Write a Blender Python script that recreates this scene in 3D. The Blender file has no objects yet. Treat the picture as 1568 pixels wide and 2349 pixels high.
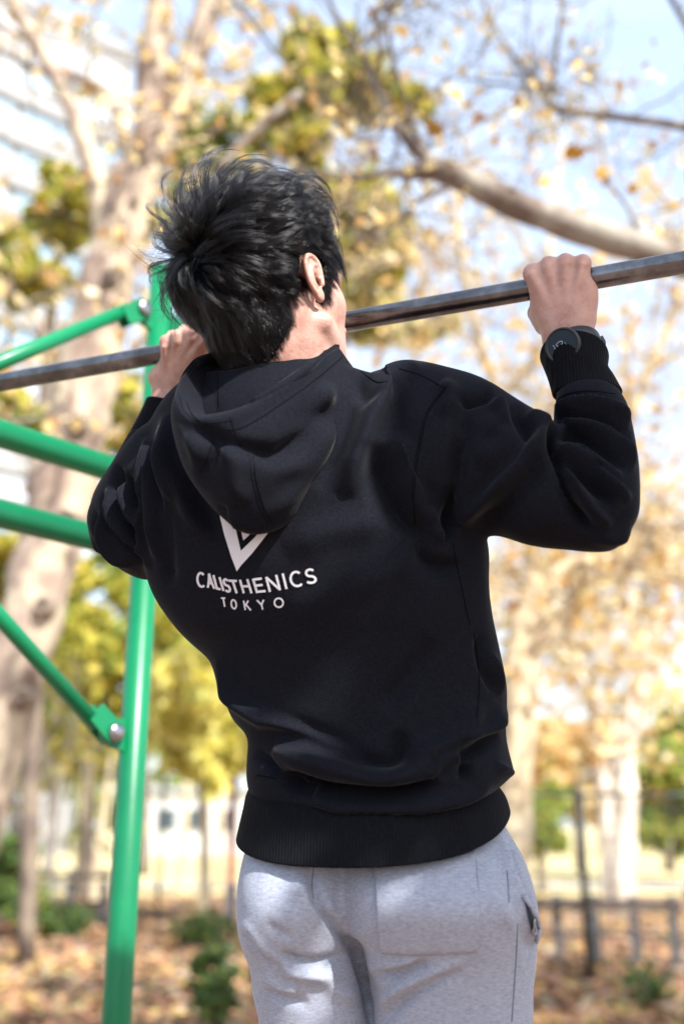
import bpy, bmesh, math, random
import numpy as np
from mathutils import Vector, Matrix, noise
from mathutils.bvhtree import BVHTree

rng = np.random.default_rng(7)
random.seed(7)
SC = bpy.context.scene
COL = SC.collection
PI = math.pi
R = math.radians

# ------------------------------------------------------------------ camera, sky, sun, exposure
EYE = 1.55                       # camera height, metres
PITCH = R(17.5)
CT, ST = math.cos(PITCH), math.sin(PITCH)
FOC = 2284.0                     # 35 mm lens on a 36 mm tall frame, in 1568 px units
cam = bpy.data.cameras.new('camera')
cam.sensor_fit = 'VERTICAL'
cam.sensor_height = 36.0
cam.sensor_width = 24.0
cam.lens = 35.0
cam.clip_start = 0.05
cam.clip_end = 2000
cam.dof.use_dof = True
cam.dof.focus_distance = 1.22
cam.dof.aperture_fstop = 2.0
cam_o = bpy.data.objects.new('camera', cam)
cam_o.location = (0, 0, EYE)
cam_o.rotation_euler = (R(90) + PITCH, 0, 0)
COL.objects.link(cam_o)
SC.camera = cam_o

SUN = Vector((0.46, -0.62, 0.70)).normalized()      # direction towards the sun
world = bpy.data.worlds.new('World')
SC.world = world
world.use_nodes = True
wn = world.node_tree
sky = wn.nodes.new('ShaderNodeTexSky')
sky.sky_type = 'NISHITA'
sky.sun_disc = False
sky.sun_elevation = math.asin(SUN.z)
sky.sun_rotation = math.atan2(SUN.x, SUN.y)
sky.air_density = 1.0
sky.dust_density = 2.0
sky.ozone_density = 1.0
bgn = wn.nodes['Background']
# thin high cloud over the whole sky
_tc = wn.nodes.new('ShaderNodeTexCoord'); _mp = wn.nodes.new('ShaderNodeMapping'); _mp.inputs['Scale'].default_value = (1.0, 1.6, 4.0)
_nz = wn.nodes.new('ShaderNodeTexNoise'); _nz.inputs['Scale'].default_value = 2.6; _nz.inputs['Detail'].default_value = 5; _nz.inputs['Distortion'].default_value = 0.8
_mr = wn.nodes.new('ShaderNodeMapRange'); _mr.inputs['From Min'].default_value = 0.3; _mr.inputs['From Max'].default_value = 0.7
_mr.inputs['To Min'].default_value = 0.46; _mr.inputs['To Max'].default_value = 0.84
_mx = wn.nodes.new('ShaderNodeMix'); _mx.data_type = 'RGBA'; _mx.clamp_factor = True
_mx.inputs[7].default_value = (2.05, 2.42, 3.0, 1)
wn.links.new(_tc.outputs['Generated'], _mp.inputs[0]); wn.links.new(_mp.outputs[0], _nz.inputs[0]); wn.links.new(_nz.outputs[0], _mr.inputs[0])
wn.links.new(_mr.outputs[0], _mx.inputs[0]); wn.links.new(sky.outputs[0], _mx.inputs[6]); wn.links.new(_mx.outputs[2], bgn.inputs[0])
bgn.inputs[1].default_value = 0.15
sun = bpy.data.lights.new('sun', 'SUN')
sun.energy = 3.4
sun.angle = R(0.53)
sun.color = (1.0, 0.97, 0.93)
sun_o = bpy.data.objects.new('sun', sun)
sun_o.rotation_euler = SUN.to_track_quat('Z', 'Y').to_euler()
sun_o.location = (5, -4, 8)
COL.objects.link(sun_o)
SC.view_settings.view_transform = 'Standard'
SC.view_settings.look = 'None'
SC.view_settings.gamma = 1
SC.view_settings.use_curve_mapping = False
SC.view_settings.exposure = 1.75
SC.cycles.use_denoising = True
SC.cycles.max_bounces = 8
SC.cycles.transparent_max_bounces = 8

# ------------------------------------------------------------------ helpers: places
# Distances were measured on the photograph: a direction seen from the viewpoint and how far
# in front of it (Y, metres) the thing stands give its place in the world.
def W(x, y, Y):
    u = (1174.5 - y) / FOC
    d = Y / (CT - u * ST)
    return Vector(((x - 784) / FOC * d, Y, EYE + d * (ST + u * CT)))

def ground_at(x, Y):
    """a point on the ground at distance Y in the direction of column x (taken at ground level)"""
    d = Y * CT + EYE * ST
    return Vector(((x - 784) / FOC * d, Y, 0))

def proj(P):
    """view coordinates of world points (N,3), used to place sewn details on the cloth"""
    P = np.asarray(P, float)
    z = P[:, 2] - EYE
    d = P[:, 1] * CT + z * ST
    u = -P[:, 1] * ST + z * CT
    return np.stack([784 + FOC * P[:, 0] / d, 1174.5 - FOC * u / d], 1)

def crop(x0, y0, s):
    return lambda x, y: ((x0 + x / s) / 1.03316, (y0 + y / s) / 1.03316)
c1 = crop(300, 340, 2.7034); c2 = crop(1180, 540, 3.5636); c3 = crop(0, 620, 2.8)
c4 = crop(380, 780, 1.9122); c5 = crop(860, 800, 2.24); c6 = crop(450, 1500, 1.8447)
cL = crop(0, 950, 3.7333); cP = crop(440, 1220, 4.3556)

# ------------------------------------------------------------------ helpers: objects
def link(name, me, mat=None, parent=None, smooth=True, kind=None):
    o = bpy.data.objects.new(name, me)
    COL.objects.link(o)
    if mat is not None and not me.materials:
        me.materials.append(mat)
    if parent is not None:
        o.parent = parent
        o.matrix_parent_inverse = parent.matrix_world.inverted() if False else Matrix.Translation(-Vector(parent.location))
    if smooth and len(me.polygons):
        me.polygons.foreach_set('use_smooth', np.ones(len(me.polygons), bool))
    if kind:
        o['kind'] = kind
    return o

def mesh(name, V, F):
    me = bpy.data.meshes.new(name)
    V = np.asarray(V, np.float32)
    if isinstance(F, np.ndarray) and F.ndim == 2:
        n, k = F.shape
        me.vertices.add(len(V)); me.vertices.foreach_set('co', V.ravel())
        me.loops.add(n * k); me.loops.foreach_set('vertex_index', F.astype(np.int32).ravel())
        me.polygons.add(n)
        me.polygons.foreach_set('loop_start', np.arange(0, n * k, k, dtype=np.int32))
        me.update(calc_edges=True)
        me.validate()
    else:
        me.from_pydata([tuple(map(float, v)) for v in V], [], [tuple(int(i) for i in f) for f in F])
        me.update()
    return me

def thing(name, label, cat, loc=(0, 0, 0), group=None):
    o = bpy.data.objects.new(name, None)
    o.empty_display_size = 0.1
    o.location = loc
    COL.objects.link(o)
    o['label'] = label; o['category'] = cat
    if group:
        o['group'] = group
    return o

def tag(o, label, cat, group=None):
    o['label'] = label; o['category'] = cat
    if group:
        o['group'] = group
    return o

class MB:
    """collects shapes into one mesh"""
    def __init__(s): s.V = []; s.F = []; s.n = 0
    def add(s, V, F):
        V = [tuple(v) for v in V]
        s.V += V; s.F += [tuple(int(i) + s.n for i in f) for f in F]; s.n += len(V)
        return s
    def box(s, c, size, M=None):
        hx, hy, hz = [q / 2 for q in size]
        pts = [Vector((x * hx, y * hy, z * hz)) for x in (-1, 1) for y in (-1, 1) for z in (-1, 1)]
        if M is not None: pts = [M @ p for p in pts]
        c = Vector(c)
        s.add([p + c for p in pts], [(0, 1, 3, 2), (4, 6, 7, 5), (0, 4, 5, 1), (2, 3, 7, 6), (0, 2, 6, 4), (1, 5, 7, 3)])
        return s
    def tube(s, pts, rad, n=10, cap=True):
        V, F = tube_geo(pts, rad, n, cap)
        return s.add(V, F)
    def build(s, name, mat=None, parent=None, smooth=True, kind=None):
        me = mesh(name, s.V, s.F)
        return link(name, me, mat, parent, smooth, kind)

def cr(P, per=6):
    """Catmull-Rom resampling of a polyline of any dimension"""
    P = np.asarray(P, float)
    if len(P) < 3:
        t = np.linspace(0, 1, per + 1)[:, None]
        return P[0] * (1 - t) + P[-1] * t
    Q = np.vstack([2 * P[0] - P[1], P, 2 * P[-1] - P[-2]])
    out = []
    for i in range(1, len(Q) - 2):
        t = np.linspace(0, 1, per, endpoint=False)[:, None]
        a, b, c, d = Q[i - 1], Q[i], Q[i + 1], Q[i + 2]
        out.append(0.5 * ((2 * b) + (-a + c) * t + (2 * a - 5 * b + 4 * c - d) * t ** 2 + (-a + 3 * b - 3 * c + d) * t ** 3))
    out.append(P[-1:])
    return np.vstack(out)

def tube_geo(pts, rad, n=10, cap=True):
    pts = np.asarray([tuple(p) for p in pts], float)
    m = len(pts)
    rad = np.full(m, rad) if np.isscalar(rad) else np.asarray(rad, float)
    T = np.gradient(pts, axis=0)
    T /= np.maximum(np.linalg.norm(T, axis=1, keepdims=True), 1e-9)
    ref = np.array([0, 0, 1.0]) if abs(T[0, 2]) < 0.9 else np.array([1.0, 0, 0])
    U = np.cross(T[0], ref); U /= np.linalg.norm(U)
    V = []
    a = np.arange(n) / n * 2 * PI
    for i in range(m):
        U = U - T[i] * np.dot(U, T[i]); U /= np.linalg.norm(U)
        B = np.cross(T[i], U)
        V.append(pts[i] + rad[i] * (np.cos(a)[:, None] * U + np.sin(a)[:, None] * B))
    V = np.vstack(V)
    F = []
    for i in range(m - 1):
        for j in range(n):
            k = (j + 1) % n
            F.append((i * n + j, i * n + k, (i + 1) * n + k, (i + 1) * n + j))
    if cap:
        F.append(tuple(range(n - 1, -1, -1)))
        F.append(tuple((m - 1) * n + j for j in range(n)))
    return V, F

# ------------------------------------------------------------------ helpers: materials
def mat(name, base, rough=0.6, metal=0.0, **kw):
    m = bpy.data.materials.new(name)
    m.use_nodes = True
    nt = m.node_tree
    b = nt.nodes['Principled BSDF']
    b.inputs['Base Color'].default_value = (*base, 1)
    b.inputs['Roughness'].default_value = rough
    b.inputs['Metallic'].default_value = metal
    for k, v in kw.items():
        k = k.replace('_', ' ')
        if k in b.inputs:
            b.inputs[k].default_value = v
    return m

def nodes(m):
    return m.node_tree.nodes, m.node_tree.links, m.node_tree.nodes['Principled BSDF']

def add_noise_color(m, cols, scale=5, detail=4, rough=0.6, stretch=(1, 1, 1), coord='Object', pos=None, distort=0.0):
    N, L, b = nodes(m)
    tc = N.new('ShaderNodeTexCoord'); mp = N.new('ShaderNodeMapping')
    mp.inputs['Scale'].default_value = stretch
    nz = N.new('ShaderNodeTexNoise'); nz.inputs['Scale'].default_value = scale
    nz.inputs['Detail'].default_value = detail; nz.inputs['Roughness'].default_value = rough
    nz.inputs['Distortion'].default_value = distort
    rp = N.new('ShaderNodeValToRGB')
    L.new(tc.outputs[coord], mp.inputs[0]); L.new(mp.outputs[0], nz.inputs[0]); L.new(nz.outputs[0], rp.inputs[0])
    e = rp.color_ramp.elements
    while len(e) < len(cols): e.new(0.5)
    for i, c in enumerate(cols):
        e[i].position = pos[i] if pos else 0.3 + 0.4 * i / (len(cols) - 1)
        e[i].color = (*c, 1)
    L.new(rp.outputs[0], b.inputs['Base Color'])
    return nz, rp, mp

def add_bump(m, scale, strength, dist=0.001, detail=3, src=None):
    N, L, b = nodes(m)
    bp = N.new('ShaderNodeBump'); bp.inputs['Strength'].default_value = strength; bp.inputs['Distance'].default_value = dist
    if src is None:
        tc = N.new('ShaderNodeTexCoord')
        nz = N.new('ShaderNodeTexNoise'); nz.inputs['Scale'].default_value = scale; nz.inputs['Detail'].default_value = detail
        L.new(tc.outputs['Object'], nz.inputs[0]); src = nz.outputs[0]
    L.new(src, bp.inputs['Height']); L.new(bp.outputs[0], b.inputs['Normal'])
    return bp

# fleece of the hoodie
M_fleece = mat('black_fleece', (0.005, 0.0052, 0.0068), 0.92, Specular_IOR_Level=0.05, Sheen_Weight=0.065, Sheen_Roughness=0.3)
add_noise_color(M_fleece, [(0.0052, 0.0060, 0.0092), (0.0098, 0.0107, 0.0150)], 420, 3, 0.7, pos=[0.38, 0.66])
add_bump(M_fleece, 900, 0.55, 0.0009, 3)
M_rib = mat('black_ribbing', (0.006, 0.0062, 0.0078), 0.9, Specular_IOR_Level=0.05, Sheen_Weight=0.03, Sheen_Roughness=0.3)
add_noise_color(M_rib, [(0.0042, 0.0045, 0.0062), (0.0070, 0.0073, 0.0094)], 320, 3, 0.7, pos=[0.38, 0.66])
_wt = M_rib.node_tree.nodes.new('ShaderNodeTexWave'); _wt.inputs['Scale'].default_value = 88; _wt.inputs['Distortion'].default_value = 0.6
_tcr = M_rib.node_tree.nodes.new('ShaderNodeTexCoord'); M_rib.node_tree.links.new(_tcr.outputs['Object'], _wt.inputs[0])
add_bump(M_rib, 1000, 0.55, 0.0011, 3, src=_wt.outputs['Fac'])
M_thread = mat('black_thread', (0.0036, 0.0038, 0.0052), 0.9, Specular_IOR_Level=0.05)
M_print = mat('white_print', (0.56, 0.57, 0.60), 0.8)
add_bump(M_print, 900, 0.5, 0.0008, 3)
# grey marl of the sweatpants
M_marl = mat('grey_marl', (0.36, 0.37, 0.43), 0.93, Sheen_Weight=0.15, Sheen_Roughness=0.5)
add_noise_color(M_marl, [(0.14, 0.158, 0.205), (0.245, 0.268, 0.328), (0.345, 0.37, 0.43)], 170, 5, 0.8, stretch=(1, 1, 4.2), pos=[0.3, 0.5, 0.7])
add_bump(M_marl, 800, 0.45, 0.0008, 3)
M_marl_thread = mat('grey_thread', (0.09, 0.10, 0.135), 0.9)
M_pocket_hole = mat('dark_blue_pocket_hole', (0.012, 0.022, 0.035), 0.9)
# skin
M_skin = mat('skin', (0.60, 0.36, 0.27), 0.48, Subsurface_Weight=0.35, Subsurface_Scale=0.012)
M_skin.node_tree.nodes['Principled BSDF'].inputs['Subsurface Radius'].default_value = (1.0, 0.35, 0.2)
add_noise_color(M_skin, [(0.31, 0.145, 0.108), (0.40, 0.225, 0.172), (0.465, 0.285, 0.225)], 38, 5, 0.65, pos=[0.3, 0.5, 0.72])
add_bump(M_skin, 300, 0.6, 0.0008, 6)
M_hair_cap = mat('black_scalp', (0.002, 0.002, 0.0022), 0.9, Specular_IOR_Level=0.02)
M_eye = mat('eye_white', (0.75, 0.72, 0.68), 0.2)
M_iris = mat('dark_iris', (0.02, 0.012, 0.008), 0.15)
M_lip = mat('lip', (0.45, 0.18, 0.15), 0.45)
M_black_plastic = mat('matt_black_resin', (0.012, 0.014, 0.019), 0.45, Specular_IOR_Level=0.4)
M_screen = mat('watch_glass', (0.004, 0.012, 0.022), 0.15, Specular_IOR_Level=0.25)
M_watch_ink = mat('watch_digits', (0.42, 0.47, 0.50), 0.4)
M_watch_teal = mat('watch_teal', (0.03, 0.35, 0.42), 0.4)
M_zip = mat('steel_zip', (0.30, 0.31, 0.32), 0.4, 0.8)
# painted and bare steel
M_green = mat('green_enamel', (0.0, 0.16, 0.06), 0.38, Specular_IOR_Level=0.35, Coat_Weight=0.08, Coat_Roughness=0.15)
add_noise_color(M_green, [(0.0, 0.105, 0.042), (0.0, 0.155, 0.058), (0.0, 0.18, 0.068)], 3.0, 5, 0.6, pos=[0.25, 0.5, 0.8])
add_bump(M_green, 60, 0.12, 0.002, 3)
M_steel = mat('worn_steel', (0.28, 0.25, 0.235), 0.23, 0.9)
add_noise_color(M_steel, [(0.055, 0.050, 0.050), (0.12, 0.118, 0.122), (0.22, 0.225, 0.24)], 14, 7, 0.75, stretch=(1, 1, 1), pos=[0.32, 0.5, 0.68])
add_bump(M_steel, 300, 0.25, 0.0006, 4)
M_bolt = mat('galvanised_bolt', (0.34, 0.34, 0.35), 0.22, 1.0)
DETAIL = True
# ================================================================== PULL-UP FRAME
K = 0.8333
DX = 0.0195
frame_o = thing('pull_up_frame', 'green painted steel pull-up frame, bare steel bar held by the man', 'exercise frame', (-0.4088, 2.0, 0))
def V3(x, y, z): return Vector((x, y, z))
PX, PY = -0.4088, 2.0
POST_R = 0.0268
post_top = EYE + 1.205
def ringed(name, a, b, r, m, par, n=32):
    return MB().tube([a, b], r, n).build(name, m, par)
post = MB().tube([V3(PX, PY, -0.3), V3(PX, PY, post_top)], POST_R, 40).tube([V3(PX, PY, post_top), V3(PX, PY, post_top + 0.006), V3(PX, PY, post_top + 0.016)], [POST_R * 1.06, POST_R * 1.06, POST_R * 0.5], 40).build('post', M_green, frame_o)
dirB = V3(-0.646, -0.763, 0).normalized()
zb, zc = EYE + 0.839 * K, EYE + 0.656 * K
P0 = V3(PX, PY, 0)
for z in (zb, zc):
    MB().tube([P0 + V3(0, 0, z), P0 + V3(0, 0, z) + dirB * 1.5], POST_R, 32).build('side_rail', M_green, frame_o)
# end post of the side rails, out to the left
E0 = P0 + dirB * 1.5
MB().tube([E0 + V3(0, 0, -0.3), E0 + V3(0, 0, EYE + 0.9)], POST_R, 28).build('post', M_green, frame_o)
def brace(z0, z1, s1, ang_out=0.075):
    a = P0 + V3(0, 0, z0) + dirB * ang_out
    b = P0 + V3(0, 0, z1) + dirB * s1
    d = (b - a).normalized()
    o = MB().tube([a + d * 0.02, b], 0.0150, 24).build('brace', M_green, frame_o)
    # fork plates and lug
    nrm = V3(-dirB.y, dirB.x, 0)
    if nrm.y > 0: nrm = -nrm
    for sgn in (-1, 1):
        pl = MB()
        pts = []
        c0 = P0 + V3(0, 0, z0) + dirB * (POST_R + 0.030) + nrm * 0.0135 * sgn
        for k in range(20):
            t = 2 * PI * k / 20
            pts.append(c0 + dirB * 0.0175 * math.cos(t) + V3(0, 0, 0.0175) * math.sin(t))
        u = d; w = nrm.cross(u)
        # plate outline: round end by the bolt, straight towards the tube
        ring = [c0 + u * (0.0225 * math.cos(t)) + w * (0.0225 * math.sin(t)) for t in [PI / 2 + PI * i / 10 for i in range(11)]]
        ring += [c0 + u * 0.058 - w * 0.0205, c0 + u * 0.058 + w * 0.0205]
        Vt = [p + nrm * 0.0025 for p in ring] + [p - nrm * 0.0025 for p in ring]
        n = len(ring)
        pl.add(Vt, [tuple(range(n)), tuple(range(2 * n - 1, n - 1, -1))] + [(i, (i + 1) % n, n + (i + 1) % n, n + i) for i in range(n)])
        pl.build('fork_plate', M_green, o, smooth=False)
    lug = MB()
    c0 = P0 + V3(0, 0, z0)
    prof = [(POST_R - 0.004, 0.030), (POST_R + 0.030, 0.026), (POST_R + 0.050, 0.015), (POST_R + 0.056, 0), (POST_R + 0.050, -0.015), (POST_R + 0.030, -0.026), (POST_R - 0.004, -0.034)]
    Vt = [c0 + dirB * a_ + V3(0, 0, b_) + nrm * 0.006 for a_, b_ in prof] + [c0 + dirB * a_ + V3(0, 0, b_) - nrm * 0.006 for a_, b_ in prof]
    n = len(prof)
    lug.add(Vt, [tuple(range(n)), tuple(range(2 * n - 1, n - 1, -1))] + [(i, (i + 1) % n, n + (i + 1) % n, n + i) for i in range(n)])
    lug.build('lug', M_green, frame_o, smooth=False)
    bc = P0 + V3(0, 0, z0) + dirB * (POST_R + 0.030)
    MB().tube([bc - nrm * 0.022, bc + nrm * 0.0165, bc + nrm * 0.0185, bc + nrm * 0.0230, bc + nrm * 0.0265, bc + nrm * 0.028],
              [0.007, 0.007, 0.0180, 0.0175, 0.013, 0.004], 24).build('bolt', M_bolt, o)
brace(EYE + 1.308 * K - 0.008, EYE + 0.70, 0.54)
brace(EYE + 0.222 * K - 0.014, EYE + 0.656 * K, 0.56)
# lug for the neighbouring brace on the far side of the post
b = MB()
c0 = P0 + V3(0, 0, EYE + 1.275 * K)
rt = V3(0.95, -0.30, 0).normalized(); nn2 = V3(-rt.y, rt.x, 0)
prof = [(POST_R - 0.003, 0.026), (POST_R + 0.020, 0.020), (POST_R + 0.036, 0.004), (POST_R + 0.030, -0.012), (POST_R - 0.003, -0.024)]
Vt = [c0 + rt * a_ + V3(0, 0, b_) + nn2 * 0.006 for a_, b_ in prof] + [c0 + rt * a_ + V3(0, 0, b_) - nn2 * 0.006 for a_, b_ in prof]
n = len(prof)
b.add(Vt, [tuple(range(n)), tuple(range(2 * n - 1, n - 1, -1))] + [(i, (i + 1) % n, n + (i + 1) % n, n + i) for i in range(n)])
b.build('lug', M_green, frame_o, smooth=False)
ba = Vector((-0.5375, 1.4320, EYE + 0.665)); bb = Vector((0.4229, 1.0820, EYE + 0.665)); bd = (bb - ba).normalized()
bar = MB().tube([ba - bd * 0.55, ba, bb, bb + bd * 0.45], 0.0142, 48).build('pull_up_bar', M_steel, frame_o)
for q in (ba - bd * 0.55, bb + bd * 0.45):
    MB().tube([q + V3(0, 0, 0.12), V3(q.x, q.y, -0.3)], POST_R, 28).build('post', M_green, frame_o)
# ================================================================== GROUND
def ramp_mat(name, cols, pos, rough=0.7, trans=0.0, island=True):
    """leaf material: every leaf takes its own tint"""
    m = bpy.data.materials.new(name); m.use_nodes = True
    N, L, b = nodes(m)
    ge = N.new('ShaderNodeNewGeometry'); rp = N.new('ShaderNodeValToRGB')
    L.new(ge.outputs['Random Per Island'], rp.inputs[0])
    e = rp.color_ramp.elements
    while len(e) < len(cols): e.new(0.5)
    for i, c in enumerate(cols): e[i].position = pos[i]; e[i].color = (*c, 1)
    b.inputs['Roughness'].default_value = rough
    b.inputs['Specular IOR Level'].default_value = 0.3
    L.new(rp.outputs[0], b.inputs['Base Color'])
    if trans:
        t = N.new('ShaderNodeBsdfTranslucent'); L.new(rp.outputs[0], t.inputs[0])
        mx = N.new('ShaderNodeMixShader'); mx.inputs[0].default_value = trans
        L.new(b.outputs[0], mx.inputs[1]); L.new(t.outputs[0], mx.inputs[2])
        L.new(mx.outputs[0], N['Material Output'].inputs[0])
    return m
M_ground = mat('leaf_strewn_soil', (0.3, 0.2, 0.12), 0.95)
add_noise_color(M_ground, [(0.10, 0.062, 0.048), (0.20, 0.125, 0.095), (0.31, 0.20, 0.145), (0.24, 0.20, 0.12)], 1.6, 8, 0.72, pos=[0.3, 0.45, 0.58, 0.72])
add_bump(M_ground, 9, 0.6, 0.03, 6)
M_lawn = mat('dry_autumn_lawn', (0.5, 0.42, 0.2), 0.95)
add_noise_color(M_lawn, [(0.36, 0.31, 0.13), (0.52, 0.42, 0.20), (0.60, 0.50, 0.26)], 0.5, 6, 0.7, pos=[0.3, 0.5, 0.7])
M_litter = ramp_mat('fallen_leaves', [(0.17, 0.085, 0.055), (0.32, 0.155, 0.095), (0.46, 0.25, 0.15), (0.56, 0.36, 0.11), (0.17, 0.18, 0.10), (0.48, 0.36, 0.28)], [0, 0.22, 0.45, 0.66, 0.86, 1.0], 0.8, 0.15)
M_green_leaf = ramp_mat('dark_green_leaves', [(0.035, 0.075, 0.022), (0.06, 0.12, 0.03), (0.11, 0.17, 0.045), (0.26, 0.26, 0.05)], [0, 0.4, 0.8, 1.0], 0.55, 0.3)
M_olive_leaf = ramp_mat('olive_yellow_leaves', [(0.13, 0.18, 0.03), (0.32, 0.34, 0.055), (0.58, 0.50, 0.08), (0.78, 0.62, 0.12)], [0, 0.35, 0.7, 1.0], 0.55, 0.45)
M_midgreen_leaf = ramp_mat('fresh_green_leaves', [(0.12, 0.20, 0.04), (0.24, 0.32, 0.06), (0.42, 0.42, 0.08), (0.55, 0.48, 0.12)], [0, 0.35, 0.75, 1.0], 0.55, 0.45)
M_yellow_leaf = ramp_mat('bright_yellow_leaves', [(0.70, 0.62, 0.12), (0.84, 0.75, 0.20), (0.88, 0.82, 0.34), (0.52, 0.55, 0.12)], [0, 0.4, 0.85, 1.0], 0.55, 0.5)
M_tan_leaf = ramp_mat('pale_orange_leaves', [(0.50, 0.24, 0.07), (0.74, 0.50, 0.20), (0.82, 0.68, 0.32), (0.84, 0.78, 0.54)], [0, 0.3, 0.7, 1.0], 0.6, 0.5)
M_plane_leaf = mat('plane_leaf', (0.55, 0.31, 0.02), 0.6)
M_dry_leaf = mat('dry_plane_leaf', (0.36, 0.17, 0.06), 0.7)

gx = np.concatenate([np.linspace(-400, -30, 12), np.linspace(-25, 25, 61), np.linspace(30, 400, 12)])
gy = np.concatenate([np.linspace(-60, 2, 12), np.linspace(3, 24, 50)])
def gz(x, y): return 0.045 * noise.noise(Vector((x * 0.35, y * 0.35, 3))) + 0.02 * noise.noise(Vector((x * 1.3, y * 1.3, 9)))
V = [(x, y, gz(x, y)) for y in gy for x in gx]
nxg = len(gx)
F = [(i * nxg + j, i * nxg + j + 1, (i + 1) * nxg + j + 1, (i + 1) * nxg + j) for i in range(len(gy) - 1) for j in range(nxg - 1)]
link('ground', mesh('ground', V, F), M_ground, kind='structure')
V = [(x, y, gz(x, 24) if y == 24 else 0.02 * noise.noise(Vector((x * 0.1, y * 0.1, 1)))) for y in [24, 26, 30, 40, 60, 90, 150, 400, 1200] for x in gx]
F = [(i * nxg + j, i * nxg + j + 1, (i + 1) * nxg + j + 1, (i + 1) * nxg + j) for i in range(8) for j in range(nxg - 1)]
link('lawn', mesh('lawn', V, F), M_lawn, kind='structure')
V = [(x, y, 0.05 + gz(x, y) * 0.3) for y in (27.0, 29.2) for x in np.linspace(-40, 40, 41)]
F = [(j, j + 1, 41 + j + 1, 41 + j) for j in range(40)]
M_path = mat('pale_gravel_path', (0.46, 0.42, 0.37), 0.95)
add_noise_color(M_path, [(0.38, 0.34, 0.29), (0.52, 0.47, 0.42)], 3, 6)
link('path', mesh('path', V, F), M_path, kind='structure')

# ------------------------------------------------------------------ leaves as small bent faces
def leaf_faces(P, size, g, droop=0.0):
    n = len(P)
    a = g.normal(0, 1, (n, 3)); a /= np.linalg.norm(a, axis=1, keepdims=True)
    a[:, 2] -= droop; a /= np.linalg.norm(a, axis=1, keepdims=True)
    b = np.cross(a, g.normal(0, 1, (n, 3))); b /= np.linalg.norm(b, axis=1, keepdims=True)
    c = np.cross(a, b)
    s = (size * g.uniform(0.6, 1.25, n))[:, None]
    v0 = P - a * s * 0.5; v2 = P + a * s * 0.5
    v1 = P + b * s * 0.42 + c * s * 0.12; v3 = P - b * s * 0.42 + c * s * 0.12
    V = np.stack([v0, v1, v2, v3], 1).reshape(-1, 3)
    F = np.arange(4 * n).reshape(n, 4)
    return V, F
def crown_points(clumps, n, g, shell=0.45):
    """points spread through lumpy clumps with gaps between them. clump = (centre, radius)"""
    out = []
    vol = np.array([c[1] ** 2 for c in clumps]); cnt = (n * vol / vol.sum()).astype(int)
    for (c, r), k in zip(clumps, cnt):
        c = np.array(tuple(c))
        # each clump is made of sprays
        ns = max(4, int(14 * 1))
        d = g.normal(0, 1, (ns, 3)); d /= np.linalg.norm(d, axis=1, keepdims=True)
        sc = c + d * (r * g.uniform(0.25, 1.0, ns) ** 0.6)[:, None] * np.array([1, 1, 0.8])
        sr = r * g.uniform(0.14, 0.38, ns)
        w = g.integers(0, ns, k)
        q = g.normal(0, 0.55, (k, 3))
        out.append(sc[w] + q * sr[w][:, None])
    return np.vstack(out)
def foliage(name, clumps, n, size, m, parent, seed, droop=0.2, kind=None):
    g = np.random.default_rng(seed)
    P = crown_points(clumps, n, g)
    P = P[P[:, 2] > 0.05]
    V, F = leaf_faces(P, size, g, droop)
    o = link(name, mesh(name, V, F), m, parent, smooth=False, kind=kind)
    return o
def limb(pts, Y):
    """pts = (column, row, width) on the photograph, at distance Y (number or list)"""
    Ys = [Y] * len(pts) if np.isscalar(Y) else Y
    P = []; rr = []
    for (x, y, w), yy in zip(pts, Ys):
        p = W(x, y, yy); P.append(tuple(p))
        u = (1174.5 - y) / FOC; d = yy / (CT - u * ST); rr.append(w / 2 * d / FOC)
    Q = cr(np.column_stack([P, rr]), 5)
    return Q[:, :3], Q[:, 3]
def knobbly(P, r, g, k=0.12):
    r = r * (1 + g.normal(0, k * 0.5, len(r)))
    P = P + g.normal(0, 1, P.shape) * (r * k * 0.5)[:, None]
    return P, r
def limb_mesh(name, specs, m, parent, seed=1, n=14, k=0.10):
    g = np.random.default_rng(seed)
    b = MB()
    for pts, Y in specs:
        P, r = limb(pts, Y); P, r = knobbly(P, r, g, k)
        b.tube(P, r, n)
    return b.build(name, m, parent)
def twigs(name, starts, m, parent, seed, count=60, L=0.8, r0=0.012, up=0.3, depth=2, spread=1.0):
    g = np.random.default_rng(seed)
    b = MB(); tips = []
    def grow_(p, d, l, r, dep):
        pts = [p]; 
        for i in range(4):
            d2 = d + g.normal(0, 0.22, 3); d2 /= np.linalg.norm(d2); d = d2
            pts.append(pts[-1] + d * l / 4)
        b.tube(pts, np.linspace(r, r * 0.35, 5), 4, cap=False)
        tips.extend(pts[2:])
        if dep > 0:
            for _ in range(g.integers(2, 4)):
                i = g.integers(1, 5); e = d + g.normal(0, 0.7, 3); e /= np.linalg.norm(e)
                grow_(pts[i], e, l * g.uniform(0.5, 0.75), r * 0.55, dep - 1)
    for _ in range(count):
        p = starts[g.integers(0, len(starts))]
        d = g.normal(0, 1, 3) * spread + np.array([0, 0, up]); d /= np.linalg.norm(d)
        grow_(np.array(p, float), d, L * g.uniform(0.6, 1.3), r0 * g.uniform(0.7, 1.2), depth)
    b.build(name, m, parent, kind='stuff')
    return np.array(tips)
def root(P):
    return Vector((P[0], P[1], 0))

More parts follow.
